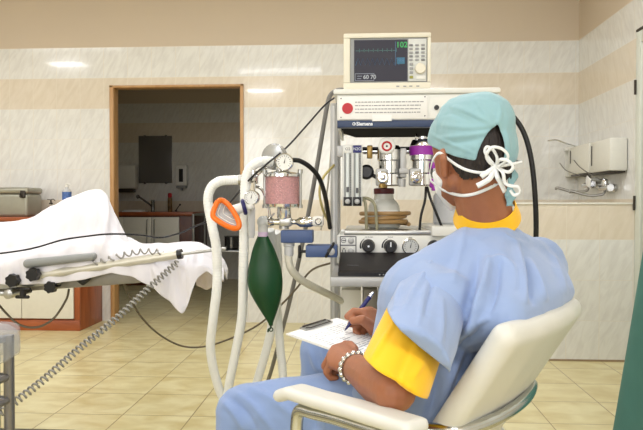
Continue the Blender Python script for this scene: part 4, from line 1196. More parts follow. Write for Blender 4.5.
m = MB(); m.lathe(A(263, 236.5), (0, 0, 1), [(5 * k, 0), (5.2 * k, .004), (5.2 * k, .013), (4.9 * k, .015)], 24); m.build('neck_ring', mat('lilac_ring', (200, 178, 206), .4), bg)
m = MB(); m.tube([A(271, 324), A(270.5, 328), A(268.5, 329.5), A(268, 332)], .003); m.torus(A(271, 329.5), (0, -1, 0), .006, .0018, 18, 6); m.build('tail_loop', mat('green_tail', (30, 60, 40), .5), bg)

# white corrugated breathing hoses
M_hose = mat('white_hose', (244, 245, 241), .35, trans=.06, var=.02)
def hose(pts, r, label, name='breathing_hose', mt=None, grp='breathing hoses'):
    p = catmull(pts, 16)
    L = sum((b - a).length for a, b in zip(p, p[1:])); n = int(L / .0022)
    out = []; acc = [0]
    for a, b in zip(p, p[1:]): acc.append(acc[-1] + (b - a).length)
    kk = 0
    for i in range(n + 1):
        s_ = L * i / n
        while kk < len(acc) - 2 and acc[kk + 1] < s_: kk += 1
        out.append(p[kk].lerp(p[kk + 1], (s_ - acc[kk]) / max(1e-9, acc[kk + 1] - acc[kk])))
    m = MB(); m.tube(out, r, seg=16, smooth=False, rfun=lambda i, N_: r * (1 + .035 * math.cos(i * PI / 2)))
    return tag(m.build(name, mt or M_hose), label, 'hose', grp)
hose([A(272, 161.5, .0), A(266, 161, -.01), A(257, 163, -.02), A(249, 170, -.02), A(245.5, 183, -.02), A(244.5, 215, -.02), A(243.5, 265, .0), A(242, 315, .05), A(236, 350, .1), A(229, 385, .14), A(226, 410, .18), A(234, 424, .24), A(248, 408, .26), A(259, 375, .24), A(270, 335, .2), A(275, 295, .14), A(274, 255, .1), A(270, 230, .06)], .0155, 'white breathing hose arching from the grey dome, nearest the green bag')
hose([A(240, 180, .05), A(230, 180.2, .04), A(219, 181.5, .02), A(211, 188, .02), A(208, 201, .02), A(212, 225, .02), A(216.5, 250, .02), A(217, 285, .03), A(213, 320, .06), A(210.5, 348, .1), A(215, 375, .14), A(224, 400, .18), A(242, 424, .24), A(266, 418, .28), A(282, 386, .28), A(280, 345, .26), A(277, 305, .22), A(278, 262, .16), A(276, 232, .1)], .0155, 'white breathing hose bending out farthest over the orange mask')
m = MB(); m.cyl(A(238.5, 180, .05), A(245.5, 180, .05), .0175); m.cyl(A(245, 180, .05), A(252, 181, .03), .012); m.build('hose_port', M_steel, ab)
hose([A(289, 250, .0), A(289, 262, .0), A(293, 272, .01), A(303, 281, .05), A(318, 289, .12), A(334, 297, .22), A(350, 306, .3)], .0125, 'cream drain hose from the absorber base to the machine', 'drain_hose', mat('cream_hose', (226, 222, 206), .3, trans=.2), None)

# orange face mask
YK = 1.90
K = lambda px, py, y=0.0: P(px, py, YK + y)
fk = thing('face_mask', 'orange-rimmed clear face mask hanging beside the white hoses', 'mask', K(226, 229))
ring = [K(218, 201.5, .0), K(222.5, 200.5, .01), K(228, 204.5, .012), (K(233, 211, .012)), K(238, 220, .006), K(239, 226.5, .0), K(235, 228.5, -.006), K(228, 226.5, -.014), K(220, 222, -.018), K(213.8, 217.5, -.014), K(213, 213, -.01), K(215, 207, -.004)]
n = len(ring)
cr = [catmull([ring[(i - 1) % n], ring[i], ring[(i + 1) % n], ring[(i + 2) % n]], 6)[6:12] for i in range(n)]
cr = [q for s_ in cr for q in s_]
m = MB(); m.tube(cr + [cr[0]], .0082, seg=12, smooth=False, cap=False); m.build('cushion', mat('orange_silicone', (242, 116, 22), .35, var=.03), fk)
con = K(236, 209, .045)
cen = sum(cr, V()) / len(cr)
rows = []
for t_ in (0, .25, .5, .75, 1):
    rr = [q.lerp(cen, t_ ** 1.5 * .72) + (con - cen) * (t_ ** .8) * .72 for q in cr]
    rows.append(rr)
m = MB(); m.grid(rows, closed=True); m.build('clear_dome', mat('clear_shell', (226, 230, 232), .1, alpha=.42, var=.01), fk, solid=.0015, angle=180)
for t_ in (.3, .6):
    m = MB(); rr = [q.lerp(cen, t_ * .7) + (con - cen) * t_ * .75 for q in cr]; m.tube(rr + [rr[0]], .0012, seg=6, smooth=False, cap=False); m.build('shell_rib', M_white, fk)
e2 = K(244, 207, .05)
m = MB(); m.cyl(cen.lerp(con, .72), e2, .0165, .0155, seg=24); m.build('connector', M_white, fk)
m = MB(); m.torus(e2, (e2 - con), .0195, .0065, 32, 10, 1, 1); m.build('navy_ring', mat('navy_ring', (34, 32, 92), .35), fk)
m = MB(); m.tube([e2, e2 + V((.02, .01, .0)), A(250, 207)], .009); m.build('hook_stem', M_white, fk)
# ------------------------------------------------------------------ armchair
d_ = V((-.766, .643, 0)); e_ = V((.643, .766, 0)); up = V((0, 0, 1))
M_shell = mat('ivory_leatherette', (212, 211, 203), .38, var=.02, scale=8)
M_cchrome = mat('chair_chrome', (196, 198, 196), .16, 1.0, var=.03)
TLc, TRc = P(515, 331, 1.12), P(578, 313, 1.44)
es = (TRc - TLc); wid = V((es.x, es.y, 0)).length; eh = V((es.x, es.y, 0)).normalized(); dh = V((-eh.y, eh.x, 0))
zt_ = (TLc.z + TRc.z) / 2
Bc = V(((TLc.x + TRc.x) / 2, (TLc.y + TRc.y) / 2, 0))
ch = thing('armchair', 'ivory padded armchair with a chromed tube frame under the seated man', 'chair', Bc + dh * .42)
lean = .62
def back_pt(s, z, off=0.0):
    """s -1..1 across, z height, off forward"""
    return Bc + eh * (s * wid / 2) + dh * ((zt_ - z) * lean + .016 * s * s + off) + up * z
m = MB()
ss = [-1, -.5, 0, .5, 1]; zz = [zt_ - .002, zt_ - .09, zt_ - .2, .455]
for i in range(4):
    for j in range(3):
        f = 1 - .06 * (j > 1)
        m.hull([(back_pt(ss[i] * (1), zz[j], .0), .026), (back_pt(ss[i + 1], zz[j], .0), .026), (back_pt(ss[i], zz[j + 1], 0), .026), (back_pt(ss[i + 1], zz[j + 1], 0), .026)], 12)
me = remesh(m, .006, 6)
link_mesh(me, 'backrest', M_shell, ch, angle=180)
b0 = back_pt(0, .455)
SZ = .44
def seat_pt(s, f, z): return V((b0.x, b0.y, 0)) + eh * (s * wid / 2) + dh * f + up * z
m = MB()
m.hull([(seat_pt(s, f, SZ + .01 * (f > .3)), .035) for s in (-1, 1) for f in (.0, .46)])
me = remesh(m, .008, 4); link_mesh(me, 'seat', M_shell, ch, angle=180)
# arm pads and the bent tube under them
al = .64
for sgn in (-1, 1):
    if sgn < 0: a0, a1 = P(286, 388, 1.235), P(414, 427, .985)
    else:
        a0, a1 = P(275, 389.5, 1.235) + eh * .52, P(275, 389.5, 1.235).lerp(P(414, 427, .985), .72) + eh * .52; a1.z = a0.z
    ad = (a1 - a0); ad.z = 0; adn = ad.normalized(); sd = V((-adn.y, adn.x, 0))
    z0 = a0.z; z1 = a1.z
    m = MB()
    p = [a0 + V((0, 0, -.012)), a0 + adn * .03, a0 + adn * .1 + V((0, 0, .003)), a0.lerp(a1, .6), a1]
    for qa, qb in zip(p, p[1:]):
        m.hull([(qa + sd * .017, .0125), (qa - sd * .017, .0125), (qb + sd * .017, .0125), (qb - sd * .017, .0125)], 12)
    me = remesh(m, .004, 5); link_mesh(me, 'arm_pad', M_shell, ch, angle=180)
    lo = V((0, 0, -.026))
    fr_ = a0 + adn * .035 + lo
    fb = V((fr_.x, fr_.y, .012)) - adn * .02
    rb = a1 + adn * (.10 if sgn < 0 else .02) + lo
    m = MB(); m.tube([rb + V((0, 0, -.005)), a1 + lo, a0.lerp(a1, .5) + lo, a0 + adn * .09 + lo, fr_ + adn * .012 + V((0, 0, -.006)), fr_ + V((0, 0, -.035)), fr_ + V((0, 0, -.12)), fb + V((0, 0, .1)), fb + V((0, 0, .03)), fb + adn * .05 , fb + adn * .3, fb + adn * .52], .0125, seg=14, n=8)
    m.build('frame_tube', M_cchrome, ch)
# band of tube round the back
zb_ = .585
m = MB(); m.tube([back_pt(-1.25, zb_ - .01, .12), back_pt(-1.12, zb_, .0), back_pt(-.95, zb_, -.034), back_pt(-.4, zb_, -.045), back_pt(.3, zb_, -.044), back_pt(.85, zb_, -.034), back_pt(1.03, zb_ , -.018), back_pt(1.1, zb_, .04), back_pt(1.25, zb_ - .01, .16)], .0125, seg=14, flat=1.0)
m.build('back_tube', M_cchrome, ch)

# ------------------------------------------------------------------ seated person
M_skin = mat('skin', (158, 102, 72), .5, var=.07, scale=40, bump=.12, bscale=500, sss=.12)
M_scrub = mat('scrub_cloth', (142, 162, 200), .85, var=.03, scale=12, bump=.18, bscale=900, sheen=.25)
M_pants = mat('scrub_trousers', (126, 148, 190), .85, var=.03, scale=12, bump=.18, bscale=900, sheen=.25)
M_yellow = mat('yellow_cotton', (246, 190, 22), .85, var=.02, scale=12, bump=.15, bscale=900, sheen=.2)
M_cap = mat('turquoise_cap', (138, 176, 184), .8, var=.03, scale=10, bump=.15, bscale=700, sheen=.2)
M_hair = mat('dark_hair', (30, 21, 18), .55, var=.5, scale=180, stretch=(1, 1, .15), bump=.8, bscale=260)
M_mask = mat('mask_white', (228, 230, 230), .8, var=.02)

hipC = V((.165, 1.43, .55))
hL, hR = hipC - e_ * .085, hipC + e_ * .085
kL, kR = P(245, 414, 1.48), P(324, 352, 1.75)
aL = V((kL.x - .03, kL.y - .01, .09)); aR = V((kR.x - .03, kR.y + .03, .09))
neckB = P(486, 218, 1.435)
shL, shR = P(428, 287, 1.32), P(537, 264, 1.57)
elL = P(394, 390, 1.08); wrL = P(354, 367, 1.31)
elR = P(470, 322, 1.74); wrR = P(391, 328, 1.60)
hd = P(471, 156, 1.43)
# face direction
al_ = math.radians(26)
fd = V((-math.sin(al_), math.cos(al_), -.10)).normalized(); hx = V((math.cos(al_), math.sin(al_), 0)); hu = hx.cross(fd).normalized()
def Hd(r, f, u_): return hd + hx * r + fd * f + hu * u_
bd = MB()
# skull, jaw, neck
bd.hull([(Hd(0, -.025, .03), .074), (Hd(0, .03, .03), .068), (Hd(0, -.03, .0), .07), (Hd(0, .03, -.01), .064)], 18)
bd.hull([(Hd(0, .045, -.02), .055), (Hd(-.028, .05, -.065), .026), (Hd(.028, .05, -.065), .026), (Hd(0, .072, -.085), .02), (Hd(-.045, .0, -.055), .022), (Hd(.045, .0, -.055), .022)], 14)
bd.hull([(Hd(0, .094, -.0), .009), (Hd(0, .108, -.03), .012), (Hd(-.012, .094, -.034), .008), (Hd(.012, .094, -.034), .008)], 10)   # nose
bd.hull([(Hd(-.03, .084, .02), .012), (Hd(.03, .084, .02), .012)], 10)   # brow
for s in (-1, 1):
    bd.hull([(Hd(.072 * s, .0, .0), .010), (Hd(.081 * s, -.014, .004), .0085), (Hd(.083 * s, -.018, -.012), .0085), (Hd(.074 * s, -.004, -.044), .008), (Hd(.071 * s, .006, -.032), .008)], 10)
bd.hull([(Hd(0, -.03, -.055), .052), (neckB + V((0, 0, .01)), .058)], 18)
bd.hull([(Hd(0, .0, -.06), .045), (neckB + fd * .012 + V((0, 0, -.03)), .05)], 18)
# trunk
us = (shR - shL).normalized(); uf = V((-us.y, us.x, 0)).normalized()
chst = neckB.lerp(hipC, .42)
bd.hull([(neckB + V((0, 0, -.075)) - uf * .012, .045), (shL - V((0, 0, .012)), .038), (shR - V((0, 0, .01)), .042), (chst - us * .1, .095), (chst + us * .1, .095)], 14)
bd.hull([(chst - us * .09, .1), (chst + us * .09, .1), (hipC - e_ * .07 + V((0, 0, .02)), .1), (hipC + e_ * .07 + V((0, 0, .02)), .1)], 14)
# legs and feet
for h_, k_, a_ in ((hL, kL, aL), (hR, kR, aR)):
    bd.chain([(h_, .088), (h_.lerp(k_, .5), .074), (k_, .056)])
    bd.chain([(k_, .054), (k_.lerp(a_, .3), .052), (a_, .034)])
    t = V((-.9, .35, 0)).normalized()
    bd.hull([(a_ + V((0, 0, -.045)), .036), (a_ + t * .09 + V((0, 0, -.055)), .03), (a_ + t * .15 + V((0, 0, -.065)), .024)])
# arms
bd.chain([(shL - V((0, 0, .012)), .04), (shL.lerp(elL, .55), .044), (elL, .037)])
bd.chain([(elL, .0385), (elL.lerp(wrL, .3), .042), (elL.lerp(wrL, .7), .034), (wrL, .027)])
bd.chain([(shR, .052), (shR.lerp(elR, .55), .046), (elR, .04)])
bd.chain([(elR, .04), (elR.lerp(wrR, .3), .041), (elR.lerp(wrR, .7), .032), (wrR, .026)])

# clipboard frame of reference
bL = P(286, 333.5, 1.45); bg_ = V((.86, -.5, -.17)).normalized()
bw = P(332, 316, 1.645) - bL; bw = (bw - bg_ * bw.dot(bg_)); BW = .215; bw.normalize()
bn = bw.cross(bg_); bn = bn if bn.z > 0 else -bn
def B(u_, v_, w_=0.0): return bL + bg_ * u_ + bw * v_ + bn * w_

def finger(base, dirs, lens, r0):
    p = base; pts = [(p, r0)]
    for dd, l, f in zip(dirs, lens, (.94, .86, .74)):
        p = p + V(dd).normalized() * l; pts.append((p, r0 * f))
    bd.chain(pts, 10)
    return p

# left hand lies over the near edge of the board, fingers curling down round it
hl_dir = (P(331, 354, 1.372) - wrL); 
pk = [P(343, 347.5, 1.415), P(335, 350, 1.40), P(331.5, 356, 1.38), P(332, 363.5, 1.358)]   # knuckles, index to little
bd.hull([(wrL, .0245), (pk[0], .0125), (pk[1], .0125), (pk[2], .012), (pk[3], .0115)], 12)
bd.hull([(wrL, .0235), (P(352, 354, 1.385), .015), (pk[0], .012), (P(341, 362, 1.38), .014)], 10)
fdn = V((-.35, .3, -.6)).normalized()
for i, q in enumerate(pk):
    L_ = (.03, .034, .032, .026)[i]
    d1 = fdn; d2 = V((.45, .35, -.8)).normalized(); d3 = V((.9, .1, -.1)).normalized()
    finger(q, (d1, d2, d3), (L_, L_ * .62, L_ * .5), (.0105, .0108, .0104, .0094)[i])
tb = P(354, 349.5, 1.40)
finger(tb, (V((-.25, .8, .1)), V((-.5, .8, -.1))), (.028, .022), .0112)

# right hand holding the pen on the paper
nib = P(344.5, 331, 1.535)
# tip on the board plane
from mathutils.geometry import intersect_line_plane
nib = intersect_line_plane(cam_o, cam_o + (nib - cam_o) * 3, B(0, 0, .006), bn)
pen_top = P(373, 292.5, nib.y + .035)
pa = (pen_top - nib).normalized()
yN = nib.y
kn = [P(364, 312.5, yN - .0), P(369.5, 311, yN + .02), P(374.5, 313.5, yN + .038), P(377, 318, yN + .05)]      # knuckles, index first
palm = [(wrR, .025), (kn[0], .0125), (kn[1], .012), (kn[2], .0115), (kn[3], .0105), (P(373, 329, yN - .005), .016)]
bd.hull(palm, 12)
grip = nib + pa * .032
# index: out, then down to the pen
i1 = P(353.5, 311.5, yN - .005); i2 = P(347.5, 316.5, yN - .008)
bd.chain([(kn[0], .0108), (i1, .0098), (i2, .0088), (grip + V((.0, -.004, .008)), .0078)], 10)
m1 = P(356, 319, yN + .022); m2 = P(350.5, 324, yN + .016)
bd.chain([(kn[1], .0105), (m1, .0098), (m2, .0088), (grip + V((.004, .008, -.004)), .0078)], 10)
r1 = P(361, 324, yN + .03); r2 = P(355.5, 331, yN + .014)
bd.chain([(kn[2], .01), (r1, .0095), (r2, .0085), (P(358.5, 334.5, yN + .006), .0076)], 10)
l1_ = P(368, 328, yN + .034); l2_ = P(361, 334.5, yN + .016)
bd.chain([(kn[3], .0092), (l1_, .0085), (l2_, .0078), (P(364, 337, yN + .01), .007)], 10)
t0_ = P(372, 327, yN - .012); t1_ = P(362, 319.5, yN - .028); t2_ = P(353.5, 321, yN - .022)
bd.chain([(t0_, .0145), (t1_, .0112), (t2_, .0098), (grip + V((-.001, -.007, .006)), .0078)], 10)

me = remesh(bd, .0031, 3, .5)
man = link_mesh(me, 'person', M_skin, None, angle=180)
tag(man, 'seated person in blue scrubs, turquoise cap and mask, writing on a clipboard', 'person')

# ---- clothing
def foldf(amp, freq, ax, seed, amp2=.0):
    ax = V(ax).normalized()
    def f(c, n):
        t = c.dot(ax)
        p = c - ax * t * .75
        v = noise.noise(p * freq + V((seed, seed * 2, 0)))
        w_ = 1 - abs(noise.noise(p * freq * 1.7 + V((seed * 3, 0, seed))))
        return amp * (v + .9 * (w_ - .75)) + amp2 * noise.noise(c * freq * 3)
    return f

# yellow undershirt: collar and left sleeve, right sleeve
uL0, uL1 = shL.lerp(elL, .30), shL.lerp(elL, .80)
axL = (elL - shL).normalized()
sl0, sl1 = P(427, 330, 1.17), P(401, 376, 1.112)          # sleeve axis, hanging a little off the arm
axs = P(395, 381, 1.10) - P(424, 330, 1.19); axs.normalize()
hemN = (P(362, 357, 1.10) - P(429, 401, 1.06)); 
m = MB()
def frustum_ell(mb, p0, p1, r0, r1, side, k=1.0, ext=0.0):
    """wide cloth tube; side = direction of its longer half-axis"""
    ax = (p1 - p0).normalized(); sd = (V(side) - ax * V(side).dot(ax)).normalized(); ot_ = ax.cross(sd)
    rows = []
    for p, r in ((p0, r0), (p0.lerp(p1, .5), (r0 + r1) / 2), (p1, r1)):
        rows.append([p + sd * math.cos(2 * PI * i / 28) * r * k + ot_ * math.sin(2 * PI * i / 28) * r for i in range(28)])
    vs = [[mb.bm.verts.new(q) for q in r] for r in rows]
    for a, b in zip(vs, vs[1:]):
        for i in range(28): mb.bm.faces.new((a[i], a[(i + 1) % 28], b[(i + 1) % 28], b[i]))
    mb.bm.faces.new(vs[0][::-1]); mb.bm.faces.new(vs[-1])
    return ax
side = P(429, 401, 1.06) - P(362, 357, 1.10)
y0_, y1_ = P(425, 318, 1.20), P(396.5, 377, 1.085)
axy = (y1_ - y0_).normalized()
m.hull([(shL + us * .01, .045), (y0_, .052)], 16)
frustum_ell(m, shL.lerp(y0_, .45), y1_ + axy * .05, .054, .054, side, 1.16)
me = remesh(m, .0042, 6)
hA, hB = P(386, 312.5, 1.17), P(446, 366, 1.06)
sd2 = hB - hA; hm = (hA + hB) / 2
vw2 = (hm - cam_o).normalized()
hp2 = sd2.cross(vw2).normalized(); hp2 = hp2 if hp2.dot(axy) > 0 else -hp2
hp2 = (hp2 + .12 * vw2).normalized()
cut(me, lambda c: (c - hm).dot(hp2) < -.035)
# hem plane runs along the visible hem line
hn = side.cross(V((0, 0, 1)).cross(axy)).normalized()
hemc = y1_
sdn = (side - axy * side.dot(axy)).normalized(); otn = axy.cross(sdn)
vw = (y1_ - cam_o).normalized()
hp = side.cross(vw).normalized(); hp = hp if hp.dot(axy) > 0 else -hp
hp = (hp + .10 * vw).normalized()
hemp = (P(362, 357, 1.10) + P(429, 401, 1.06)) / 2
cut(me, lambda c: (c - hemp).dot(hp) > 0 and (c - elL).length < .3)
smooth_edge(me, 20)
displace(me, foldf(.003, 12, axy, 2.0))
creases(me, [([(396, 322), (382, 345), (372, 362)], .005, 3), ([(412, 345), (400, 372), (394, 386)], -.005, 5), ([(425, 360), (412, 380)], .004, 4)])
o = link_mesh(me, 'undershirt_sleeve', M_yellow, man, angle=180, solid=.0025); o['label'] = 'yellow sleeve'
# stitched hem band
b = bmesh.new(); b.from_mesh(me)
ring_ = [e for e in b.edges if e.is_boundary]; b.free()
m = MB()
m.hull([(shR, .058), (shR.lerp(elR, .5), .057)], 14)
me = remesh(m, .006, 4); o = link_mesh(me, 'undershirt_sleeve', M_yellow, man, angle=180); o['label'] = 'yellow sleeve'
# collar
cu_ = ((Hd(0, -.03, -.055) - neckB).normalized() + V((0.02, -.30, 0))).normalized()
cc = neckB + V((0, -.002, .024))
x_, y_, _ = frame_from(cu_)
rows = []
for h_, r_ in ((-.03, .074), (-.016, .070), (.0, .0645), (.005, .063), (.007, .0622), (.006, .061), (-.012, .062)):
    rows.append([cc + cu_ * h_ + (x_ * math.cos(2 * PI * i / 48) + y_ * math.sin(2 * PI * i / 48)) * r_ for i in range(48)])
m = MB(); m.grid(rows, closed=True)
o = m.build('undershirt_collar', M_yellow, man, angle=180); o['label'] = 'yellow collar'

# scrub top
m = MB()
tl, tr = back_pt(-.62, zt_ + .02, .055), back_pt(.80, zt_ + .04, .04)
ckL = P(436, 300, 1.21); 
m.hull([(neckB + V((0, 0, -.070)) - uf * .012, .066), (shL + V((0, 0, .0)), .053), (shR + V((0, 0, .0)), .058), (chst - us * .11, .112), (chst + us * .13, .11)], 18)
m.hull([(neckB + V((0, 0, -.066)), .06), (shR + us * .01 + V((0, 0, -.012)), .062), (tr, .03), (tl, .05), (chst - us * .1, .112)], 18)
m.hull([(chst - us * .1, .115), (chst + us * .12, .112), (hipC - e_ * .085 + V((0, 0, .02)), .112), (hipC + e_ * .085 + V((0, 0, .02)), .112), (back_pt(-.55, zt_ - .1, .14), .07), (back_pt(.55, zt_ - .1, .14), .07)], 18)
m.hull([(hipC - e_ * .085 + V((0, 0, .02)), .112), (hipC + e_ * .085, .112), (hL.lerp(kL, .22) + V((0, 0, .015)), .088), (hR.lerp(kR, .22), .088)], 16)
sL1 = P(421, 345, 1.155)
m.hull([(shL, .057), (P(427, 310, 1.26), .056), (P(446, 302, 1.25), .064)], 16)
m.hull([(shR, .064), (shR.lerp(elR, .42) - us * .005, .066)], 16)
me = remesh(m, .0042, 8, .5)
# left sleeve, cut along its hem, opens over the yellow one
m2 = MB()
s0_ = P(431, 299, 1.275); s1_ = P(415.5, 340, 1.135)
m2.hull([(shL, .054), (s0_, .054)], 16)
frustum_ell(m2, s0_, s1_ + (s1_ - s0_).normalized() * .07, .057, .0645, sd2, 1.16)
me2 = remesh(m2, .0042, 6)
cut(me2, lambda c: (c - hm).dot(hp2) > 0)
smooth_edge(me2, 20)
FO = foldf(.008, 7.5, (.15, .1, 1), 5.0, .0008)
displace(me, FO)
displace(me2, foldf(.004, 9, (.15, .1, 1), 5.0, .0006))
creases(me, [([(489, 262), (483, 295), (478, 314), (468, 340)], .020, 5), ([(478, 258), (474, 290), (466, 318)], -.014, 6),
             ([(500, 262), (497, 290), (488, 318)], -.010, 5), ([(488, 262), (500, 258), (512, 268), (516, 290)], .008, 4), ([(516, 246), (521, 275), (526, 304)], .014, 4), ([(530, 262), (537, 282), (546, 302)], .014, 4), ([(524, 262), (529, 285), (534, 306)], -.009, 4),
             ([(553, 255), (560, 275), (566, 295)], .008, 4), ([(466, 228), (460, 255), (452, 285)], .006, 5),
             ([(488, 318), (468, 330), (452, 350)], .012, 4), ([(480, 330), (462, 345), (452, 362)], -.010, 4), ([(462, 350), (450, 378), (440, 410)], .010, 5), ([(470, 352), (460, 380), (450, 412)], -.008, 4), ([(440, 372), (436, 395), (428, 418)], -.009, 5), ([(500, 232), (512, 240), (530, 246)], .005, 4)])
creases(me2, [([(447, 244), (428, 268), (412, 296), (402, 314)], .005, 3), ([(440, 262), (430, 290), (424, 318)], -.006, 5), ([(430, 280), (424, 300), (418, 326)], .006, 4), ([(405, 275), (398, 296), (394, 312)], .005, 3), ([(442, 300), (442, 325), (440, 345)], .005, 4)])
smooth_edge(me2, 6)
b = bmesh.new(); b.from_mesh(me); b.from_mesh(me2); b.to_mesh(me); b.free()
o = link_mesh(me, 'scrub_top', M_scrub, man, angle=180, solid=.0025)
# seam on the yoke of the left sleeve
m = MB()

# trousers
m = MB()
m.hull([(hipC - e_ * .08, .112), (hipC + e_ * .08, .112)], 16)
for h_, k_, a_ in ((hL, kL, aL), (hR, kR, aR)):
    m.chain([(h_, .098), (h_.lerp(k_, .5), .088), (k_, .068)], 16)
    m.chain([(k_, .068), (k_.lerp(a_, .35), .066), (a_ + V((0, 0, .01)), .06)], 16)
me = remesh(m, .0052, 6)
cut(me, lambda c: c.z < .095)
displace(me, foldf(.006, 9, (1, .3, .3), 8.0, .0008))
creases(me, [([(224, 402), (236, 414), (246, 432)], .008, 4), ([(236, 392), (255, 406), (274, 430)], .008, 4), ([(246, 386), (275, 400), (300, 420)], .007, 5), ([(228, 396), (246, 412), (258, 432)], -.007, 4), ([(298, 398), (302, 412), (304, 430)], .008, 4), ([(318, 400), (324, 415), (327, 430)], .009, 4), ([(310, 400), (314, 415), (316, 430)], -.008, 4),
             ([(338, 404), (344, 418), (347, 430)], .009, 4), ([(360, 408), (366, 420), (368, 430)], .008, 4), ([(310, 350), (314, 360), (318, 372)], .006, 3), ([(322, 348), (326, 360), (332, 374)], .006, 3), ([(352, 372), (368, 376), (384, 388)], .006, 3)])
link_mesh(me, 'scrub_trousers', M_pants, man, angle=180)
for a_ in (aL, aR):
    t = V((-.9, .35, 0)).normalized()
    m = MB(); m.hull([(a_ + V((0, 0, -.047)), .042), (a_ + t * .1 + V((0, 0, -.054)), .036), (a_ + t * .17 + V((0, 0, -.06)), .03)], 16)
    me = remesh(m, .006, 4)
    for v in me.vertices: v.co.z = max(v.co.z, .001)
    link_mesh(me, 'shoe', M_white, man, angle=180)

# hair: a close shell over the skull down to the nape
m = MB()
m.hull([(Hd(0, -.025, .03), .079), (Hd(0, .02, .03), .073), (Hd(0, -.03, .0), .0755), (Hd(0, .0, -.01), .069)], 22)
m.hull([(Hd(0, -.03, -.01), .0745), (Hd(-.03, -.045, -.05), .036), (Hd(.03, -.045, -.05), .036)], 18)
me = remesh(m, .003, 3)
displace(me, lambda c, n: .0012 * noise.noise(V((c.x * 220, c.y * 220, c.z * 60))))
def hairline(c):
    q = c - hd; u_ = q.dot(hu); f_ = q.dot(fd); r_ = abs(q.dot(hx))
    lo = -.062 if f_ < -.055 else -.062 + (f_ + .055) * 1.25
    if f_ > -.02: lo = max(lo, -.012 + (f_ + .02) * 2.0)
    lo += .006 * noise.noise(c * 70)
    return u_ < lo or (f_ > .03 and u_ < .06)
cut(me, hairline)
link_mesh(me, 'hair', M_hair, man, angle=180)

# surgical cap, open at the back of the head
m = MB()
m.hull([(Hd(0, -.025, .046), .0825), (Hd(0, .028, .042), .0775), (Hd(0, -.03, .008), .0815), (Hd(0, .025, .0), .0755)], 26)
m.hull([(Hd(0, -.045, .06), .07), (Hd(0, .0, .056), .081)], 20)
me = remesh(m, .0032, 5)
oc = P(490, 147, 1.30)
def capcut(c):
    q = c - hd; u_ = q.dot(hu); f_ = q.dot(fd)
    return u_ < -.034 + .42 * (f_ + .1)
cut(me, capcut)
# triangular gap between the cap's back ties
gap = [(496.5, 124), (487, 135), (478, 153), (476, 170), (502, 170), (505, 149), (501.5, 135)]
def inside(c):
    if (c - hd).dot(fd) > -.045: return False
    x, y = toscreen(c); r = False
    for i in range(len(gap)):
        (xa, ya), (xb, yb) = gap[i], gap[i - 1]
        if (ya > y) != (yb > y) and x < (xb - xa) * (y - ya) / (yb - ya) + xa: r = not r
    return r
cut(me, inside)
smooth_edge(me, 14)
displace(me, foldf(.0022, 20, fd, 3.0, .0005))
Hs = lambda r, f, u_: Hd(r, f, u_)
creases(me, [([(494, 126), (470, 128), (440, 126)], .0035, 3), ([(494, 126), (472, 114), (448, 106)], .004, 3), ([(492, 132), (468, 136), (438, 138)], .004, 2.5), ([(488, 138), (466, 142), (446, 144)], -.003, 3), ([(494, 126), (484, 112), (476, 98)], .0035, 4), ([(497, 124), (500, 112), (498, 102)], .003, 3), ([(432, 134), (448, 142), (478, 155)], .003, 2), ([(466, 120), (452, 114), (440, 116)], -.003, 3), ([(505, 128), (508, 140), (510, 152)], .003, 3)])
cp_ = link_mesh(me, 'surgical_cap', M_cap, man, angle=180, solid=.0015)
cp_['label'] = 'turquoise surgical cap open at the back'
# band edge and the loose tie hanging at the right
m = MB()
tail = [P(508, 152, 1.385), P(511, 165, 1.375), P(511.5, 180, 1.375), P(510, 195, 1.378), P(510.5, 206, 1.38)]
tp_ = catmull(tail, 5); rows = []
for i, q in enumerate(tp_):
    rows.append([q + hx * (w_ * (.011 + .004 * math.sin(i * .9))) - fd * (.004 * math.cos(w_ * 4 + i)) for w_ in (-1, -.5, 0, .5, 1)])
m.grid(rows); m.build('cap_tie', M_cap, man, solid=.0012, angle=180)

# mask over nose and mouth, with its ties knotted behind the head
m = MB()
m.hull([(Hd(0, .112, -.02), .008), (Hd(-.045, .075, -.03), .008), (Hd(.045, .075, -.03), .008), (Hd(-.05, .055, -.07), .01), (Hd(.05, .055, -.07), .01), (Hd(0, .085, -.105), .01), (Hd(0, .11, -.07), .008), (Hd(-.06, .03, -.055), .006), (Hd(.06, .03, -.055), .006)], 12)
me = remesh(m, .003, 4); link_mesh(me, 'face_mask_cloth', M_mask, man, angle=180)
def strap(pts, name='mask_strap', w_=.0029, th=.0008):
    p = catmull(pts, 8); rows = []
    for i, q in enumerate(p):
        t = (p[min(i + 1, len(p) - 1)] - p[max(i - 1, 0)]).normalized()
        out_ = (q - hd - hu * (q - hd).dot(hu)).normalized()
        b_ = t.cross(out_).normalized()
        rows.append([q - b_ * w_, q + out_ * .0008, q + b_ * w_])
    m = MB(); m.grid(rows); return m.build(name, M_mask, man, solid=th * 1.6, angle=180)
from mathutils.bvhtree import BVHTree
def bvh_of(o):
    L = wloc(o)
    return BVHTree.FromPolygons([v.co + L for v in o.data.vertices], [tuple(p_.vertices) for p_ in o.data.polygons])
shells = [bvh_of(o_) for o_ in (man, bpy.data.objects['hair'], bpy.data.objects['face_mask_cloth'])]
def S(px, py, off=.004, Y=1.40):
    """point on the outside of the head seen at a pixel"""
    t = (P(px, py, 1.43) - cam_o).normalized(); best = None
    for k_ in shells:
        h_ = k_.ray_cast(cam_o, t)
        if h_[0] is not None and (best is None or h_[3] < best[1]): best = (h_[0], h_[3])
    if best is None or best[1] > 1.62: return P(px, py, Y)
    return best[0] - t * off
kx_ = S(496, 167, .008)
YK_ = kx_.y
BK = lambda px, py, dy=0.0: P(px, py, YK_ - .012 + dy)
strap([S(431, 181), S(430, 172, .006, 1.44), S(433, 160, .006), S(439.5, 153, .006), S(449, 159.5), S(459, 166.5), S(470, 171), S(484, 172.5), kx_])
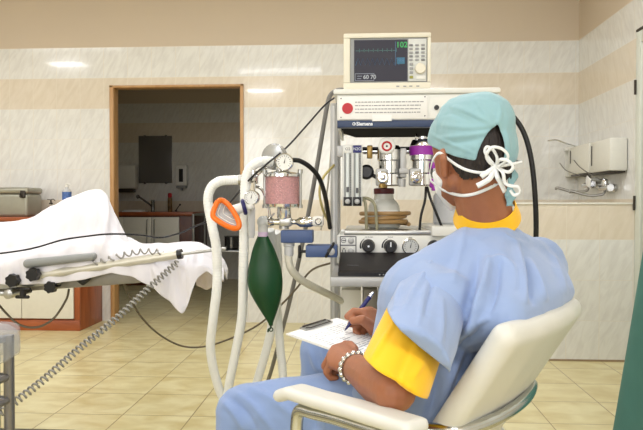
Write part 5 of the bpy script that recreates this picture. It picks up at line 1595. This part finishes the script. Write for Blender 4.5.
strap([S(430.5, 181, .006, 1.46), S(436, 185), S(443, 190), S(452, 193.5), S(463, 195.5), S(474, 194), S(486, 189.5), S(496, 184.5), BK(503, 180), BK(502, 172), kx_], w_=.0033)
strap([Hd(.06, .04, -.035), Hd(.085, -.01, .0), Hd(.078, -.06, -.02), Hd(.045, -.105, -.03), kx_])
strap([kx_, BK(490, 160), BK(485, 152), BK(487, 147), BK(493, 150), BK(497, 158), kx_], 'mask_bow', .0031)
strap([kx_, BK(489, 162), BK(486.5, 155, -.008), BK(492, 147.5, -.012), BK(502, 149, -.01), BK(508, 156, -.006), BK(504, 163), kx_], 'mask_bow', .0031)
strap([kx_, BK(500, 160, -.01), BK(508, 161, -.012), BK(513, 167, -.012), BK(508, 172, -.008), kx_], 'mask_bow', .0036)
strap([kx_, BK(488, 172, -.006), BK(481, 177, -.004)], 'mask_bow', .0052)
strap([kx_, BK(490, 178, -.01), BK(483, 183, -.006), BK(477, 186, -.002)], 'mask_bow', .0054)
strap([kx_, BK(503, 173, -.01), BK(505, 183, -.008), BK(511, 186, -.006), BK(518, 187, -.002), BK(519.5, 193, .0), BK(514, 195, .0), BK(510, 190)], 'mask_bow', .0034)
strap([kx_, BK(497, 176, -.006), BK(500, 182, -.002), BK(505, 192, .004)], 'mask_bow', .0052)
m = MB(); m.ball(kx_, .009, 12, (1.2, .8, 1)); m.build('mask_knot', M_mask, man)
# eyes
for s in (-1, 1):
    m = MB(); m.ball(Hd(.031 * s, .083, .004), .011, 14); m.build('eye', M_mwhite, man)
    m = MB(); m.ball(Hd(.031 * s, .0915, .003), .0045, 10); m.build('iris', M_black, man)
# metal bracelet on the left wrist
wdir = (wrL - elL).normalized()
wc = wrL - wdir * .018
m = MB()
x_, y_, _ = frame_from(wdir)
for i in range(18):
    a = 2 * PI * i / 18
    m.ball(wc + x_ * .0335 * math.cos(a) + y_ * .0305 * math.sin(a), .0062, 10, (1, 1, 1))
br = m.build('bracelet', mat('silver_links', (206, 206, 202), .22, .9), man); br['label'] = 'silver link bracelet'

# ------------------------------------------------------------------ clipboard, paper and pen
LB = .31
cb = thing('clipboard', 'clipboard with a printed white form resting on the lap of the seated person', 'clipboard', B(LB / 2, BW / 2, -.004))
def slab(u0, u1, v0, v1, w0, w1):
    c = [B(u0, v0, w0), B(u1, v0, w0), B(u1, v1, w0), B(u0, v1, w0)]
    m = MB(); m.prism(c, bn * (w1 - w0)); return m
slab(0, LB, 0, BW, -.003, 0).build('board', mat('board_white', (214, 214, 210), .5), cb, smooth=False)
ppr = slab(.006, LB - .006, .004, BW - .004, .0004, .0018).build('paper', M_paper, cb, smooth=False)
slab(.002, .02, .05, BW - .05, .0018, .006).build('clip', M_steel, cb, smooth=False)
m = MB(); m.cyl(B(.004, .06, .006), B(.004, BW - .06, .006), .0028); m.tube([B(.012, .06, .006), B(.022, .064, .008), B(.022, BW - .064, .008), B(.012, BW - .06, .006)], .0014, smooth=False); m.build('clip_bar', M_dark, cb)
m = MB(); rr_ = random.Random(5)
def bar(u0, u1, v0, v1): m.prism([B(u0, v0, .0019), B(u1, v0, .0019), B(u1, v1, .0019), B(u0, v1, .0019)], bn * .0002)
u_ = .04
while u_ < LB - .03:
    v_ = .02
    while v_ < BW - .03:
        l_ = rr_.uniform(.008, .03)
        if rr_.random() < .72: bar(u_, u_ + .0016, v_, min(v_ + l_, BW - .02))
        v_ += l_ + .005
    u_ += .0085
for uu in (.06, .11, .16, .21): bar(uu - .003, uu - .0022, .014, BW - .014)
for vv in (.014, .08, .15): bar(.04, LB - .04, vv, vv + .0008)
m.build('form_print', mat('form_ink', (150, 152, 160), .7), ppr, smooth=False)

pn = thing('pen', 'dark blue ballpoint pen with a silver end held over the white form', 'pen', nib)
PL = (pen_top - nib).length
m = MB(); m.lathe(nib, pa, [(.0004, 0), (.0022, .006), (.0042, .02), (.0052, .03), (.0052, PL - .014)], 16); m.build('barrel', mat('pen_blue', (34, 36, 96), .3, var=.03), pn)
m = MB(); m.lathe(nib + pa * (PL - .014), pa, [(.0054, 0), (.0054, .004), (.0045, .006), (.004, .014)], 16); m.build('end_cap', M_chrome, pn)

# ------------------------------------------------------------------ teal cloth at the right edge
tq = mat('teal_cloth', (84, 136, 128), .85, var=.05, scale=10, bump=.2, bscale=500)
rows = []
cxy = V((1.235, 2.3, 0))
zt2 = 1.0
for j in range(26):
    t = j / 25; z = zt2 * (1 - t) + .02 * t
    row = []
    for i in range(48):
        a = 2 * PI * i / 48
        rr = (.20 + .12 * t) * (1 + .05 * t * math.sin(7 * a + 1) + .02 * math.sin(3 * a))
        row.append(cxy + V((rr * math.cos(a), rr * math.sin(a), z)))
    rows.append(row)
m = MB(); m.grid(rows, closed=True)
m.bm.faces.new([v for v in m.bm.verts][:48])
tag(m.build('draped_cloth', tq, angle=70), 'teal cloth hanging to the floor at the right edge before the white door', 'cloth')
